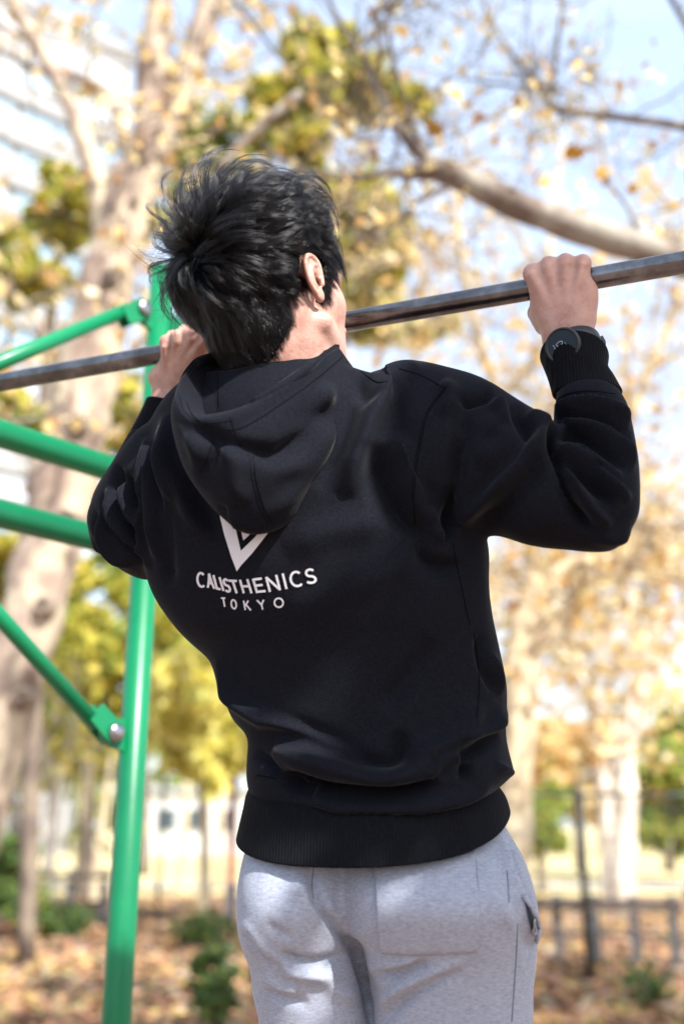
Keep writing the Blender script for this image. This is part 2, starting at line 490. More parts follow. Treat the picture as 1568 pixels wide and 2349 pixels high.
def bark(name, cols, scale=3.5, pos=(0.34, 0.46, 0.56, 0.68), bump=0.5):
    m = mat(name, cols[1], 0.85)
    add_noise_color(m, cols, scale, 5, 0.55, stretch=(1, 1, 0.55), pos=list(pos), distort=0.6)
    add_bump(m, 14, bump, 0.02, 5)
    return m
M_plane_bark = bark('mottled_plane_bark', [(0.14, 0.095, 0.07), (0.26, 0.195, 0.15), (0.42, 0.35, 0.25), (0.52, 0.46, 0.31)], 3.2)
M_branch_bark = bark('grey_branch_bark', [(0.09, 0.06, 0.045), (0.17, 0.13, 0.10), (0.24, 0.21, 0.17), (0.30, 0.28, 0.22)], 5)
M_pale_bark = bark('pale_far_bark', [(0.42, 0.34, 0.27), (0.60, 0.52, 0.42), (0.70, 0.63, 0.53), (0.72, 0.67, 0.58)], 2)
M_tan_bark = bark('tan_bark', [(0.26, 0.19, 0.12), (0.42, 0.33, 0.21), (0.55, 0.45, 0.29), (0.60, 0.52, 0.36)], 2.5)
M_dark_bark = bark('dark_bark', [(0.07, 0.05, 0.04), (0.12, 0.09, 0.07), (0.18, 0.14, 0.10), (0.24, 0.19, 0.14)], 3)

# ================================================================== BUILDING, upper left
M_conc = mat('pale_concrete_panels', (0.28, 0.28, 0.28), 0.85)
add_noise_color(M_conc, [(0.22, 0.215, 0.21), (0.27, 0.265, 0.26)], 0.6, 4)
M_glass = mat('sky_reflecting_glass', (0.20, 0.28, 0.34), 0.3, 0.2)
M_blind = mat('white_blinds', (0.36, 0.39, 0.42), 0.6)
M_frame = mat('window_frame_grey', (0.35, 0.37, 0.38), 0.5)
bd_ = Vector((0.773, 0.634, 0)).normalized()
bend = W(302, 145, 62)
Hroof = bend.z
bn = Vector((bd_.y, -bd_.x, 0))            # outward normal, towards the viewer
if bn.y > 0: bn = -bn
bld = thing('office_building', 'tall pale office block with long window bands rising behind the left tree', 'building', (bend.x, bend.y, 0))
Lb = 56.0; Dp_ = 16.0; storey = 3.3
Mb = Matrix((( bd_.x, -bn.x, 0), (bd_.y, -bn.y, 0), (0, 0, 1))).to_3x3()
mid_ = Vector((bend.x, bend.y, 0)) - bd_ * Lb / 2 - bn * Dp_ / 2
MB().box(mid_ + Vector((0, 0, Hroof / 2)), (Lb, Dp_, Hroof), Mb).build('core', M_conc, bld, smooth=False)
MB().box(mid_ + Vector((0, 0, Hroof + 0.5)), (Lb + 0.5, Dp_ + 0.5, 1.0), Mb).build('parapet', M_conc, bld, smooth=False)
gB = np.random.default_rng(4)
nfl = 14; bays = 14; bw = Lb / bays
for f in range(nfl):
    z = Hroof - 2.3 - f * storey
    MB().box(mid_ + bn * (Dp_ / 2 + 0.22) + Vector((0, 0, z - 1.75)), (Lb, 0.5, 1.55), Mb).build('spandrel', M_conc, bld, smooth=False)
    for k in range(bays):
        c = Vector((bend.x, bend.y, z)) - bd_ * (bw * (k + 0.5)) + bn * 0.03
        w_ = MB().box(c, (bw - 0.45, 0.14, 1.62), Mb).build('window', M_frame, bld, smooth=False)
        MB().box(c + bn * 0.09, (bw - 0.62, 0.05, 1.46), Mb).build('pane', M_glass if gB.random() < 0.6 else M_blind, w_, smooth=False)

# a low pale building far behind the left-hand trees
lb = thing('park_building', 'low white building glimpsed between far trunks left of the man', 'building', tuple(ground_at(450, 58)))
c0 = ground_at(455, 58)
M_white = mat('white_render', (0.50, 0.50, 0.49), 0.8)
M_dkglass = mat('dark_window_glass', (0.05, 0.07, 0.08), 0.1)
MB().box(c0 + V3(0, 3, 1.7), (9, 6, 3.4)).build('wall', M_white, lb, smooth=False)
MB().box(c0 + V3(0, 3, 3.52), (9.8, 6.8, 0.22)).build('roof', M_frame, lb, smooth=False)
for k in range(5):
    w_ = MB().box(c0 + V3(-3.4 + 1.7 * k, -0.03, 1.9), (1.1, 0.12, 1.2)).build('window', M_frame, lb, smooth=False)
    MB().box(c0 + V3(-3.4 + 1.7 * k, -0.1, 1.9), (0.96, 0.05, 1.06)).build('pane', M_dkglass, w_, smooth=False)

# ================================================================== TREES
def tree(label, cat, trunk_spec, Y, bark_m, branch_specs, group=None, seed=1, name='tree', n=18):
    P0_ = W(trunk_spec[0][0], trunk_spec[0][1], Y)
    t = thing(name, label, cat, (P0_.x, Y, 0), group)
    P, r = limb(trunk_spec, Y)
    g = np.random.default_rng(seed)
    P, r = knobbly(P, r, g, 0.10)
    P = np.vstack([[P[0, 0], P[0, 1], -0.25], [P[0, 0], P[0, 1], 0.12], P]) if P[0, 2] > 0.4 else P
    if len(P) > len(r): r = np.concatenate([[r[0] * 1.35, r[0] * 1.15], r])
    b = MB().tube(P, r, n); b.build('trunk', bark_m, t)
    starts = [P[len(P) // 2:]]
    for s in branch_specs:
        pts, yy = s if isinstance(s, tuple) and not np.isscalar(s[0]) and isinstance(s[0], list) else (s, Y)
        limb_mesh('branch', [(pts, yy)], bark_m, t, seed + 3, 10)
        starts.append(limb(pts, yy)[0])
    return t, np.vstack(starts)

# --- the big plane tree at the left
t1, st1 = tree('large plane tree with mottled cream bark and forked trunk behind the green frame', 'tree',
    [(-190, 2480, 180), (-150, 2200, 165), (-70, 1900, 150), (18, 1600, 142), (92, 1320, 142), (142, 1130, 150), (180, 960, 142), (232, 720, 128), (272, 540, 112), (300, 440, 116), (322, 390, 88)], 7.0, M_plane_bark,
    [[(318, 430, 84), (345, 310, 78), (352, 150, 70), (368, 0, 62), (380, -300, 46)],
     [(308, 450, 76), (372, 320, 64), (430, 170, 66), (478, 20, 58), (545, -220, 42)],
     [(255, 640, 58), (228, 440, 50), (172, 270, 42), (104, 130, 34), (40, 20, 26), (-10, -110, 16)],
     [(322, 420, 26), (238, 208, 20), (150, 170, 17), (60, 90, 14), (-40, 40, 11)],
     [(180, 960, 30), (120, 800, 22), (60, 700, 16), (-20, 640, 10)],
     [(200, 880, 26), (290, 820, 18), (380, 700, 12), (420, 560, 8)],
     [(365, 330, 18), (440, 330, 13), (520, 260, 10), (580, 140, 7)]], seed=2, name='plane_tree', n=28)
# scars and bosses on the trunk
gK = np.random.default_rng(8)
for (x, y) in ((180, 975), (150, 1190), (100, 1390), (250, 640), (48, 1600)):
    p = W(x, y, 6.78)
    V = []; F = []
    for i in range(7):
        for j in range(12):
            a = 2 * PI * j / 12; rr = [0.075, 0.068, 0.05, 0.035, 0.03, 0.02, 0.004][i] * (1 + 0.1 * gK.normal()); h = [0.08, 0.0, -0.045, -0.05, -0.03, -0.015, -0.012][i]
            V.append((p.x + rr * math.cos(a), p.y + h, p.z + rr * 1.15 * math.sin(a)))
    for i in range(6):
        for j in range(12): F.append((i * 12 + j, i * 12 + (j + 1) % 12, (i + 1) * 12 + (j + 1) % 12, (i + 1) * 12 + j))
    F.append(tuple(72 + j for j in range(12)))
    link('knot', mesh('knot', V, F), M_dark_bark, t1)
tips = twigs('twigs', st1[st1[:, 2] > 3], M_branch_bark, t1, 5, 70, 0.9, 0.014)
g = np.random.default_rng(9)
sel = tips[g.integers(0, len(tips), 900)] + g.normal(0, 0.10, (900, 3))
V, F = leaf_faces(sel, 0.13, g, 0.6)
link('leaves', mesh('leaves', V, F), M_tan_leaf, t1, smooth=False, kind='stuff')

# --- the plane tree standing out of frame to the right; its long limb crosses above the bar
t2 = thing('plane_tree', 'near plane tree whose thick grey limb slants above the right hand', 'tree', tuple(ground_at(2600, 4.6)))
b2 = W(2300, 1000, 4.3)
MB().tube([(b2.x + 0.1, b2.y + 0.3, -0.2), (b2.x + 0.1, b2.y + 0.3, 0.3), (b2.x + 0.05, b2.y + 0.2, 1.4), tuple(b2), tuple(W(2350, 420, 4.6)), tuple(W(2400, -100, 5.0))], [0.27, 0.23, 0.2, 0.19, 0.14, 0.08], 22).build('trunk', M_plane_bark, t2)
main2 = ([(2300, 1000, 130), (1950, 740, 84), (1700, 640, 70), (1568, 602, 66), (1400, 548, 72), (1250, 500, 66), (1120, 440, 66), (1020, 392, 58), (965, 392, 44), (930, 400, 26)], [4.3, 4.0, 3.75, 3.65, 3.6, 3.6, 3.6, 3.6, 3.6, 3.6])
limb_mesh('limb', [main2], M_branch_bark, t2, 4, 22, 0.08)
subs = [([(1010, 392, 40), (935, 322, 26), (880, 240, 20), (838, 140, 16), (785, 60, 13), (725, -60, 10)], 3.6),
        ([(960, 402, 24), (880, 396, 18), (800, 412, 13), (700, 392, 10), (600, 330, 7)], 3.6),
        ([(1040, 420, 16), (960, 462, 11), (905, 515, 8), (850, 570, 6)], 3.6),
        ([(965, 345, 16), (935, 250, 12), (905, 150, 9), (885, 30, 8), (890, -60, 6)], 3.62),
        ([(900, 270, 10), (860, 320, 8), (800, 310, 7), (740, 240, 6), (640, 130, 7), (560, 30, 9), (500, -40, 10)], 3.7),
        ([(1500, 590, 14), (1440, 480, 9), (1390, 400, 7), (1380, 300, 5)], 3.6),
        ([(2360, 500, 60), (1900, 350, 34), (1568, 290, 21), (1440, 272, 19), (1320, 258, 17), (1268, 246, 22), (1244, 205, 22), (1222, 182, 12)], [4.6, 4.5, 4.4, 4.4, 4.4, 4.4, 4.4, 4.4]),
        ([(1236, 190, 14), (1180, 130, 10), (1130, 50, 9), (1080, -60, 8)], 4.4),
        ([(1262, 215, 12), (1276, 110, 10), (1286, 20, 9), (1290, -80, 8)], 4.4),
        ([(1236, 200, 10), (1160, 196, 7), (1060, 180, 5)], 4.4),
        ([(1700, 250, 22), (1600, 100, 16), (1540, 0, 13), (1500, -80, 10)], 4.8),
        ([(820, 110, 10), (870, 60, 12), (860, 30, 14), (980, -40, 7)], 3.7),
        ([(690, 215, 26), (620, 270, 24), (550, 335, 22), (500, 390, 18)], 5.2)]
for s in subs: limb_mesh('branch', [s], M_branch_bark, t2, 7, 10, 0.08)
st = np.vstack([limb(*s)[0] for s in subs[:12]])
tips2 = twigs('twigs', st, M_branch_bark, t2, 15, 130, 0.50, 0.0055, 0.2)
gz2 = np.random.default_rng(808)
clumps2 = [(Vector((gz2.uniform(1.0, 8.5), gz2.uniform(0.8, 6.0), gz2.uniform(6.6, 7.8))), gz2.uniform(0.5, 1.1)) for _ in range(20)]
clumps2 = [c for c in clumps2 if (c[0].z - c[1] - EYE) > 1.25 * c[0].y or c[0].x - c[1] > 0.42 * (c[0].y + 2)]
foliage('shade_crown', clumps2, 5200, 0.17, M_olive_leaf, t2, 809, kind='stuff')  # unseen crown added above the view to shade the near ground
for c, r_ in clumps2[:8]: MB().tube([tuple(W(2350, 420, 4.6)), tuple((W(2350, 420, 4.6) + c) / 2 + Vector((0, 0, 0.5))), tuple(c)], [0.07, 0.045, 0.015], 8).build('branch', M_branch_bark, t2)
# plane leaves that still hang on it, one by one
def plane_leaf(name, p, size, m, parent, g):
    out_ = []
    lob = [(0, 1.0), (0.16, 0.55), (0.42, 0.72), (0.62, 0.62), (0.42, 0.30), (0.80, 0.12), (0.62, -0.08), (0.42, -0.30), (0.10, -0.42), (0, -0.28)]
    pts = lob + [(-x, y) for x, y in lob[-2:0:-1]]
    R_ = Matrix.Rotation(g.uniform(0, 6.28), 3, 'Z') @ Matrix.Rotation(g.uniform(0.4, 2.6), 3, 'X') @ Matrix.Rotation(g.uniform(0, 6.28), 3, 'Z')
    V = [p] + [p + R_ @ Vector((x * size / 2, y * size / 2, 0.10 * size * (abs(x) ** 1.5) * 1.2 + 0.04 * size * math.sin(9 * y))) for x, y in pts]
    n = len(pts)
    F = [(0, i + 1, (i + 1) % n + 1) for i in range(n)]
    o = link(name, mesh(name, V, F), m, parent, smooth=False)
    return o
gl = np.random.default_rng(31)
named = [(785, 255, .13), (800, 290, .12), (770, 300, .1), (1000, 295, .16), (1010, 318, .12), (1132, 322, .10), (1305, 350, .15), (1280, 356, .12), (1330, 352, .1), (1238, 396, .12), (1242, 420, .1),
         (1384, 396, .13), (1392, 412, .1), (1330, 505, .13), (1322, 480, .1), (1500, 95, .06), (1480, 150, .05), (632, 14, .08), (1140, 110, .07), (700, 60, .06), (940, 200, .09), (835, 210, .09), (870, 250, .08),
         (1080, 150, .09), (1165, 145, .1), (960, 330, .09), (1190, 230, .1), (1420, 200, .1), (1500, 330, .1), (1450, 430, .09), (1100, 270, .1), (1540, 470, .1), (1020, 480, .1), (920, 470, .1), (860, 350, .09), (700, 330, .1)]
for x, y, s in named:
    plane_leaf('leaf', W(x, y, 3.55 + 0.4 * gl.random()), s * 0.92, M_plane_leaf if gl.random() < 0.68 else M_dry_leaf, t2, gl)
sel = tips2[gl.integers(0, len(tips2), 520)] + gl.normal(0, 0.03, (520, 3))
V, F = leaf_faces(sel, 0.055, gl, 0.6)
link('small_leaves', mesh('small_leaves', V, F), M_tan_leaf, t2, smooth=False, kind='stuff')

# --- the broad plane tree behind the right shoulder, sparse orange leaves
t4, st4 = tree('tan barked plane tree with sparse pale orange leaves, trunk beside the right hip', 'tree',
    [(1172, 2240, 92), (1176, 2050, 84), (1180, 1850, 80), (1186, 1680, 78), (1194, 1520, 84), (1220, 1400, 82), (1236, 1335, 66)], 10.5, M_tan_bark,
    [[(1228, 1360, 54), (1300, 1292, 38), (1390, 1286, 30), (1480, 1225, 24), (1568, 1212, 20), (1700, 1130, 14)],
     [(1200, 1500, 34), (1262, 1455, 26), (1330, 1390, 22), (1392, 1300, 22), (1420, 1200, 18), (1500, 1080, 12)],
     [(1232, 1350, 48), (1212, 1200, 42), (1175, 1000, 34), (1105, 800, 26), (1060, 600, 18), (1040, 420, 12)],
     [(1236, 1345, 44), (1320, 1180, 34), (1420, 1010, 26), (1500, 820, 20), (1560, 640, 14), (1580, 420, 9)],
     [(1320, 1180, 24), (1310, 1000, 20), (1270, 780, 16), (1260, 560, 12), (1290, 330, 8)],
     [(1186, 1620, 26), (1120, 1500, 20), (1080, 1380, 14)]], seed=12, name='plane_tree', n=20)
tips4 = twigs('twigs', st4[st4[:, 2] > 4.0], M_tan_bark, t4, 25, 170, 1.5, 0.022, 0.25, 2)
gg = np.random.default_rng(10)
nl = 2500
sel = tips4[gg.integers(0, len(tips4), nl)] + gg.normal(0, 0.16, (nl, 3))
V, F = leaf_faces(sel, 0.15, gg, 0.4)
link('leaves', mesh('leaves', V, F), M_tan_leaf, t4, smooth=False, kind='stuff')

# --- evergreen behind the head, and others behind the building side
def px_clumps(lst, Y, jit=0.0, g=None):
    out_ = []
    for x, y, r in lst:
        yy = Y + (g.uniform(-jit, jit) if g is not None else 0)
        c = W(x, y, yy); u = (1174.5 - y) / FOC; d = yy / (CT - u * ST)
        out_.append((c, r * d / FOC))
    return out_
gc = np.random.default_rng(77)
t5, _ = tree('tall evergreen with dense yellow green crown straight behind the head', 'tree',
    [(700, 2150, 60), (705, 1800, 56), (710, 1400, 52), (712, 1000, 46), (715, 700, 38), (720, 400, 26), (730, 200, 14)], 13, M_dark_bark,
    [[(712, 900, 26), (800, 760, 18), (850, 600, 12)], [(712, 700, 24), (640, 500, 16), (600, 300, 10)], [(716, 560, 20), (800, 420, 14), (850, 300, 8)]], seed=21, name='evergreen_tree')
foliage('crown', px_clumps([(770, 175, 95), (850, 215, 85), (690, 190, 80), (640, 250, 80), (600, 310, 60), (700, 120, 60), (930, 240, 50), (830, 470, 75), (880, 540, 75), (845, 640, 80), (800, 560, 70), (860, 740, 60), (900, 600, 50), (780, 690, 60), (740, 420, 60), (960, 760, 45), (1020, 740, 35), (700, 330, 50)], 13, 1.2, gc), 16000, 0.26, M_olive_leaf, t5, 41)
t6, _ = tree('evergreen with yellowing crown left of the plane trunk, before the building', 'tree',
    [(60, 2200, 46), (70, 1800, 42), (80, 1400, 38), (95, 1000, 32), (120, 700, 24), (150, 450, 14)], 12.5, M_dark_bark,
    [[(90, 1100, 20), (30, 900, 14), (20, 700, 8)], [(100, 950, 18), (220, 900, 12), (300, 850, 6)]], seed=22, name='evergreen_tree')
foliage('crown', px_clumps([(150, 440, 62), (185, 470, 48), (120, 500, 52), (165, 540, 50), (40, 610, 62), (10, 570, 50), (100, 640, 50), (60, 690, 40), (-40, 640, 60), (30, 940, 62), (90, 990, 48), (-20, 900, 60), (260, 900, 48), (285, 960, 45), (250, 1010, 38), (300, 1030, 36), (30, 1330, 55), (-10, 1260, 45)], 12.5, 0.8, gc), 11000, 0.22, M_olive_leaf, t6, 42)
t7, _ = tree('yellow green tree filling the gap left of the man\'s head', 'tree',
    [(700, 2200, 46), (690, 1800, 42), (670, 1400, 38), (620, 1000, 30), (540, 650, 22), (470, 380, 12)], 15, M_dark_bark,
    [[(600, 900, 20), (540, 560, 14), (520, 400, 8)]], seed=23, name='broadleaf_tree')
foliage('crown', px_clumps([(450, 310, 66), (500, 350, 60), (400, 350, 50), (470, 420, 60), (520, 290, 44), (420, 470, 50), (550, 400, 50), (380, 520, 44)], 15, 0.8, gc), 7000, 0.24, M_midgreen_leaf, t7, 43)

# --- mid distance, left of the man: yellow-green thicket and the golden tree
specs = [
 ('yellow green broadleaf tree left of the golden tree, behind the green post', [(200, 1990, 26), (205, 1800, 24), (215, 1600, 20), (230, 1450, 14)], 24, [(190, 1480, 120), (300, 1440, 110), (130, 1560, 100), (250, 1580, 110), (370, 1420, 70), (180, 1340, 60), (330, 1540, 60)], 9000, M_olive_leaf, 51, 'broadleaf_tree'),
 ('fresh green tree rising between the two green rails and the elbow', [(330, 2010, 24), (332, 1800, 22), (335, 1500, 18), (340, 1300, 12)], 28, [(340, 1330, 70), (270, 1300, 60), (400, 1470, 80), (330, 1500, 80), (450, 1520, 60), (120, 1180, 60), (60, 1330, 70)], 6500, M_midgreen_leaf, 52, 'broadleaf_tree'),
 ('golden yellow tree glowing beside the man\'s waist', [(470, 2040, 26), (468, 1900, 24), (460, 1750, 20), (455, 1600, 14)], 17, [(430, 1620, 85), (480, 1560, 80), (530, 1640, 80), (560, 1720, 70), (450, 1720, 75), (500, 1760, 60), (400, 1540, 50), (390, 1690, 45), (590, 1660, 60), (640, 1700, 70), (360, 1640, 60), (380, 1560, 60), (520, 1480, 60), (410, 1750, 50), (580, 1580, 70)], 9000, M_yellow_leaf, 53, 'ginkgo_tree'),
 ('green bushy tree low behind the far fence at the left edge', [(30, 2010, 24), (30, 1900, 22), (32, 1800, 16)], 26, [(20, 1700, 90), (90, 1760, 70), (-40, 1780, 80), (150, 1700, 60), (60, 1640, 60), (210, 1750, 60)], 6000, M_midgreen_leaf, 54, 'broadleaf_tree'),
 ('olive tree behind the white trunks right of the hip', [(1530, 2000, 22), (1535, 1850, 20), (1540, 1700, 14)], 30, [(1540, 1780, 80), (1590, 1700, 80), (1480, 1880, 60), (1560, 1900, 60), (1620, 1850, 80)], 6000, M_midgreen_leaf, 55, 'broadleaf_tree'),
 ('bright green bush tree right of the hip behind the black fence post', [(1240, 1990, 20), (1240, 1920, 18), (1242, 1860, 12)], 26, [(1238, 1880, 38), (1262, 1920, 34), (1220, 1930, 34), (1250, 1850, 28)], 2600, M_midgreen_leaf, 56, 'broadleaf_tree'),
 ('russet and orange tree far right behind the white trunks', [(1330, 2000, 20), (1325, 1850, 18), (1320, 1750, 12)], 33, [(1290, 1740, 70), (1350, 1700, 70), (1400, 1760, 60), (1480, 1720, 60), (1250, 1680, 50), (1500, 1840, 40), (1360, 1850, 50), (1200, 1760, 40)], 3000, M_tan_leaf, 57, 'autumn_tree'),
]
for lab, tk, Y, cl, n, m, sd_, nm in specs:
    tt, _ = tree(lab, 'tree', tk, Y, M_dark_bark if m is not M_yellow_leaf else M_tan_bark, [], seed=sd_, name=nm, n=10)
    foliage('crown', px_clumps(cl, Y, 1.0, gc), n, 0.011 * Y + 0.05, m, tt, sd_)
# pale sunlit trunks of leafless plane trees
bare = [
 ('brightest white far trunk leaning right at its top, right of the hip', 20, [(1424, 2000, 62), (1432, 1860, 56), (1430, 1740, 52), (1452, 1620, 48), (1492, 1480, 42), (1524, 1360, 32), (1540, 1200, 16)], [[(1436, 1760, 28), (1400, 1660, 22), (1340, 1570, 16), (1280, 1480, 10)], [(1470, 1570, 20), (1540, 1480, 16), (1600, 1400, 10)]]),
 ('thinner white far trunk leaning left, beside the brightest one', 22, [(1396, 1970, 42), (1384, 1830, 40), (1374, 1700, 36), (1346, 1580, 28), (1290, 1440, 16), (1230, 1330, 9)], [[(1372, 1700, 16), (1400, 1560, 12), (1410, 1420, 8)]]),
 ('pale forked trunk far left beyond the wire fence', 21, [(112, 1985, 30), (118, 1880, 30), (124, 1800, 30), (104, 1735, 20), (92, 1680, 14), (60, 1600, 8)], [[(126, 1800, 18), (152, 1740, 14), (170, 1660, 9)]]),
 ('slim tan trunk leaning right, just left of the green post', 23, [(222, 1970, 20), (236, 1880, 18), (248, 1790, 15), (262, 1700, 9)], []),
 ('slim brown trunk second from the green post on its left', 24, [(184, 1975, 20), (190, 1880, 19), (194, 1790, 14), (200, 1700, 8)], []),
 ('greyish far trunk between the green post and the red post', 26, [(420, 1965, 20), (424, 1880, 18), (430, 1790, 14)], []),
 ('pale narrow trunk close to the red post', 27, [(505, 1960, 16), (506, 1880, 15), (512, 1800, 11)], []),
]
for i, (lab, Y, tk, br) in enumerate(bare):
    tt, s_ = tree(lab, 'tree', tk, Y, M_pale_bark if i in (0, 1, 2) else M_tan_bark, br, group='bare plane trees far behind', seed=60 + i, name='bare_tree', n=12)
    if br:
        tw = twigs('twigs', s_[s_[:, 2] > 2.5], M_tan_bark, tt, 90 + i, 40, 1.6, 0.02, 0.3, 2)
        sel = tw[gg.integers(0, len(tw), 450)] + gg.normal(0, 0.22, (450, 3))
        V, F = leaf_faces(sel, 0.24, gg, 0.4)
        link('leaves', mesh('leaves', V, F), M_tan_leaf if i != 2 else M_olive_leaf, tt, smooth=False, kind='stuff')
# far wood that reads as one mass
g = np.random.default_rng(101)
cl = []
for k in range(90):
    x = g.uniform(-62, 70); 
    cl.append((Vector((x, g.uniform(62, 80), g.uniform(0.8, 5.5) + (3.5 if g.random() < 0.25 else 0))), g.uniform(1.5, 3.2)))
foliage('far_wood', cl, 14000, 0.85, M_midgreen_leaf, None, 102, kind='stuff')
bpy.data.objects['far_wood']['label'] = 'hazy far belt of green and yellow trees along the horizon'
cl = [(Vector((g.uniform(6, 46), g.uniform(48, 58), g.uniform(6, 16))), g.uniform(1.6, 3.4)) for k in range(26)]
foliage('far_autumn_wood', cl, 1900, 0.55, M_tan_leaf, None, 103, kind='stuff')
bpy.data.objects['far_autumn_wood']['label'] = 'thin pale orange treetops far behind on the right'

# ================================================================== SHRUBS
def shrub(label, x, Y, r, h, m, n, seed, leaf=0.07):
    g = np.random.default_rng(seed)
    p = ground_at(x, Y)
    s = thing('shrub', label, 'shrub', tuple(p))
    b = MB()
    cl = []
    for k in range(9):
        a = g.uniform(0, 6.28); q = g.uniform(0.1, 0.8) * r
        tip = p + Vector((q * math.cos(a), q * math.sin(a), h * g.uniform(0.5, 1)))
        b.tube([p + Vector((0.1 * math.cos(a) * r, 0.1 * math.sin(a) * r, -0.05)), (p + tip) / 2 + Vector((g.normal(0, .04), g.normal(0, .04), 0)), tip], [0.012, 0.009, 0.004], 5)
        cl.append((tip - Vector((0, 0, h * 0.12)), r * g.uniform(0.3, 0.5)))
        cl.append(((p + tip) / 2 + Vector((0, 0, 0.0)), r * g.uniform(0.3, 0.5)))
    b.build('stems', M_dark_bark, s)
    foliage('foliage', cl, n, leaf, m, s, seed + 1, 0.1)
shrub('tall dark green shrub at the left edge by the plane trunk', 15, 14.6, 0.8, 1.9, M_green_leaf, 4200, 201, 0.12)
shrub('spreading pale green shrub beside the dark one at left', 95, 15.5, 0.5, 1.15, M_midgreen_leaf, 1200, 202, 0.10)
shrub('small dark shrub in fallen leaves left of the green post', 185, 15.5, 0.5, 0.42, M_green_leaf, 900, 203, 0.09)
shrub('leafy dark green shrub right beside the man\'s left thigh', 538, 8.6, 0.30, 0.72, M_green_leaf, 1100, 204, 0.075)
shrub('small green plant in the litter behind the left thigh', 478, 14.5, 0.42, 0.42, M_green_leaf, 700, 205, 0.08)
shrub('low green clump at the left frame edge on the leaves', -10, 9.6, 0.4, 0.35, M_midgreen_leaf, 500, 206, 0.08)
shrub('sparse green plant at the foot of the black fence post', 1420, 9.9, 0.35, 0.3, M_green_leaf, 260, 207, 0.07)

# ================================================================== FENCES AND POSTS
M_black = mat('black_painted_steel', (0.018, 0.018, 0.020), 0.5)
M_wire = mat('dull_green_wire', (0.07, 0.10, 0.08), 0.6)
M_rust = mat('red_brown_painted_post', (0.30, 0.075, 0.045), 0.7)
add_noise_color(M_rust, [(0.16, 0.05, 0.035), (0.34, 0.09, 0.05)], 8, 5)
M_rail = mat('weathered_brown_rail', (0.17, 0.12, 0.09), 0.8)
add_noise_color(M_rail, [(0.06, 0.045, 0.038), (0.13, 0.095, 0.075)], 9, 5, stretch=(0.2, 1, 1))
M_grey_post = mat('grey_barrier_post', (0.07, 0.068, 0.075), 0.75)
def wire_fence(label, A, B, h, step, post_at, m_wire, m_post, pr=0.03, cell=0.10):
    A = Vector(A); B = Vector(B); L = (B - A).length; d = (B - A).normalized()
    f = thing('wire_fence', label, 'fence', tuple(A))
    b = MB()
    n = int(L / cell)
    for i in range(n + 1):
        p = A + d * (i * cell); b.box(p + Vector((0, 0, h / 2)), (0.004, 0.004, h - 0.08))
    k = int(h / (cell * 2))
    ang = Matrix.Rotation(math.atan2(d.y, d.x), 3, 'Z')
    for j in range(k + 1): b.box((A + B) / 2 + Vector((0, 0, 0.06 + j * cell * 2)), (L, 0.005, 0.005), ang)
    b.build('wire_mesh', m_wire, f, smooth=False, kind='stuff')
    MB().tube([A + Vector((0, 0, h)), B + Vector((0, 0, h))], 0.017, 10).build('top_rail', m_wire, f)
    for q in post_at:
        p = A + d * q
        MB().tube([p + Vector((0, 0, -0.2)), p + Vector((0, 0, h + 0.03)), p + Vector((0, 0, h + 0.06))], [pr, pr, pr * 0.4], 14).build('post', m_post, f)
    return f
pR = ground_at(1308, 11.4)
A = Vector((pR.x - 1.9, 11.2, 0)); B = Vector((pR.x + 5.6, 11.9, 0))
fR = wire_fence('green wire mesh fence with slender black post right of the man', A, B, 1.88, 0, [1.9, 4.6, 7.3], M_wire, M_black, 0.042, 0.075)
# the odd lumps and clamps on the black post
pp = A + (B - A).normalized() * 1.9
cl_ = MB()
for z, r_ in ((1.86, 0.075), (1.78, 0.06), (1.1, 0.05), (0.86, 0.055), (0.5, 0.05)): cl_.tube([pp + Vector((0, 0, z - 0.03)), pp + Vector((0, 0, z)), pp + Vector((0, 0, z + 0.03))], [r_ * 0.8, r_, r_ * 0.8], 10)
cl_.build('clamp', M_black, fR)
AL = Vector((-9.5, 19.6, 0)); BL = Vector((-0.4, 19.0, 0))
rp_ = ground_at(545, 19)
fL = wire_fence('far wire fence left of the man with pale top rail', AL, BL, 2.45, 0, [0.6, 3.4, 6.2], M_wire, M_grey_post, 0.035, 0.12)
rp = thing('red_post', 'rusty red upright post just left of the man\'s waist', 'post', (rp_.x, 18.6, 0))
MB().box((rp_.x, 18.6, 1.2), (0.13, 0.13, 2.45)).build('shaft', M_rust, rp, smooth=False)
MB().box((rp_.x, 18.6, 2.47), (0.17, 0.17, 0.05)).build('cap', M_rust, rp, smooth=False)
MB().box((rp_.x + 0.02, 18.55, 0.28), (0.19, 0.19, 0.6)).build('footing', M_grey_post, rp, smooth=False)
def barrier(label, A, B, h, nposts, thick=0.12):
    A = Vector(A); B = Vector(B); d = (B - A).normalized(); L = (B - A).length
    f = thing('low_barrier', label, 'barrier', tuple(A))
    ang = Matrix.Rotation(math.atan2(d.y, d.x), 3, 'Z')
    MB().box((A + B) / 2 + Vector((0, 0, h)), (L, 0.09, thick), ang).build('rail', M_rail, f, smooth=False)
    MB().box((A + B) / 2 + Vector((0, 0, h * 0.52)), (L, 0.05, 0.035), ang).build('rail', M_rail, f, smooth=False)
    for i in range(nposts):
        p = A + d * (0.12 + (L - 0.24) * i / (nposts - 1))
        o = MB().box(p + Vector((0, 0, h / 2 - 0.08)), (0.10, 0.10, h + 0.02), ang).build('post', M_grey_post, f, smooth=False)
        MB().tube([p + Vector((0, 0, h + 0.02)), p + Vector((0, 0, h + 0.09)), p + Vector((0, 0, h + 0.12))], [0.062, 0.058, 0.02], 10).build('cap', M_grey_post, o)
q0 = ground_at(1150, 12.6); q1 = ground_at(1505, 12.4)
barrier('low brown rail barrier with stubby grey posts right of the thigh', (q0.x, 12.8, 0), (q1.x + 0.05, 12.35, 0), 0.66, 5)
q0 = ground_at(60, 18); q1 = ground_at(300, 17.6)
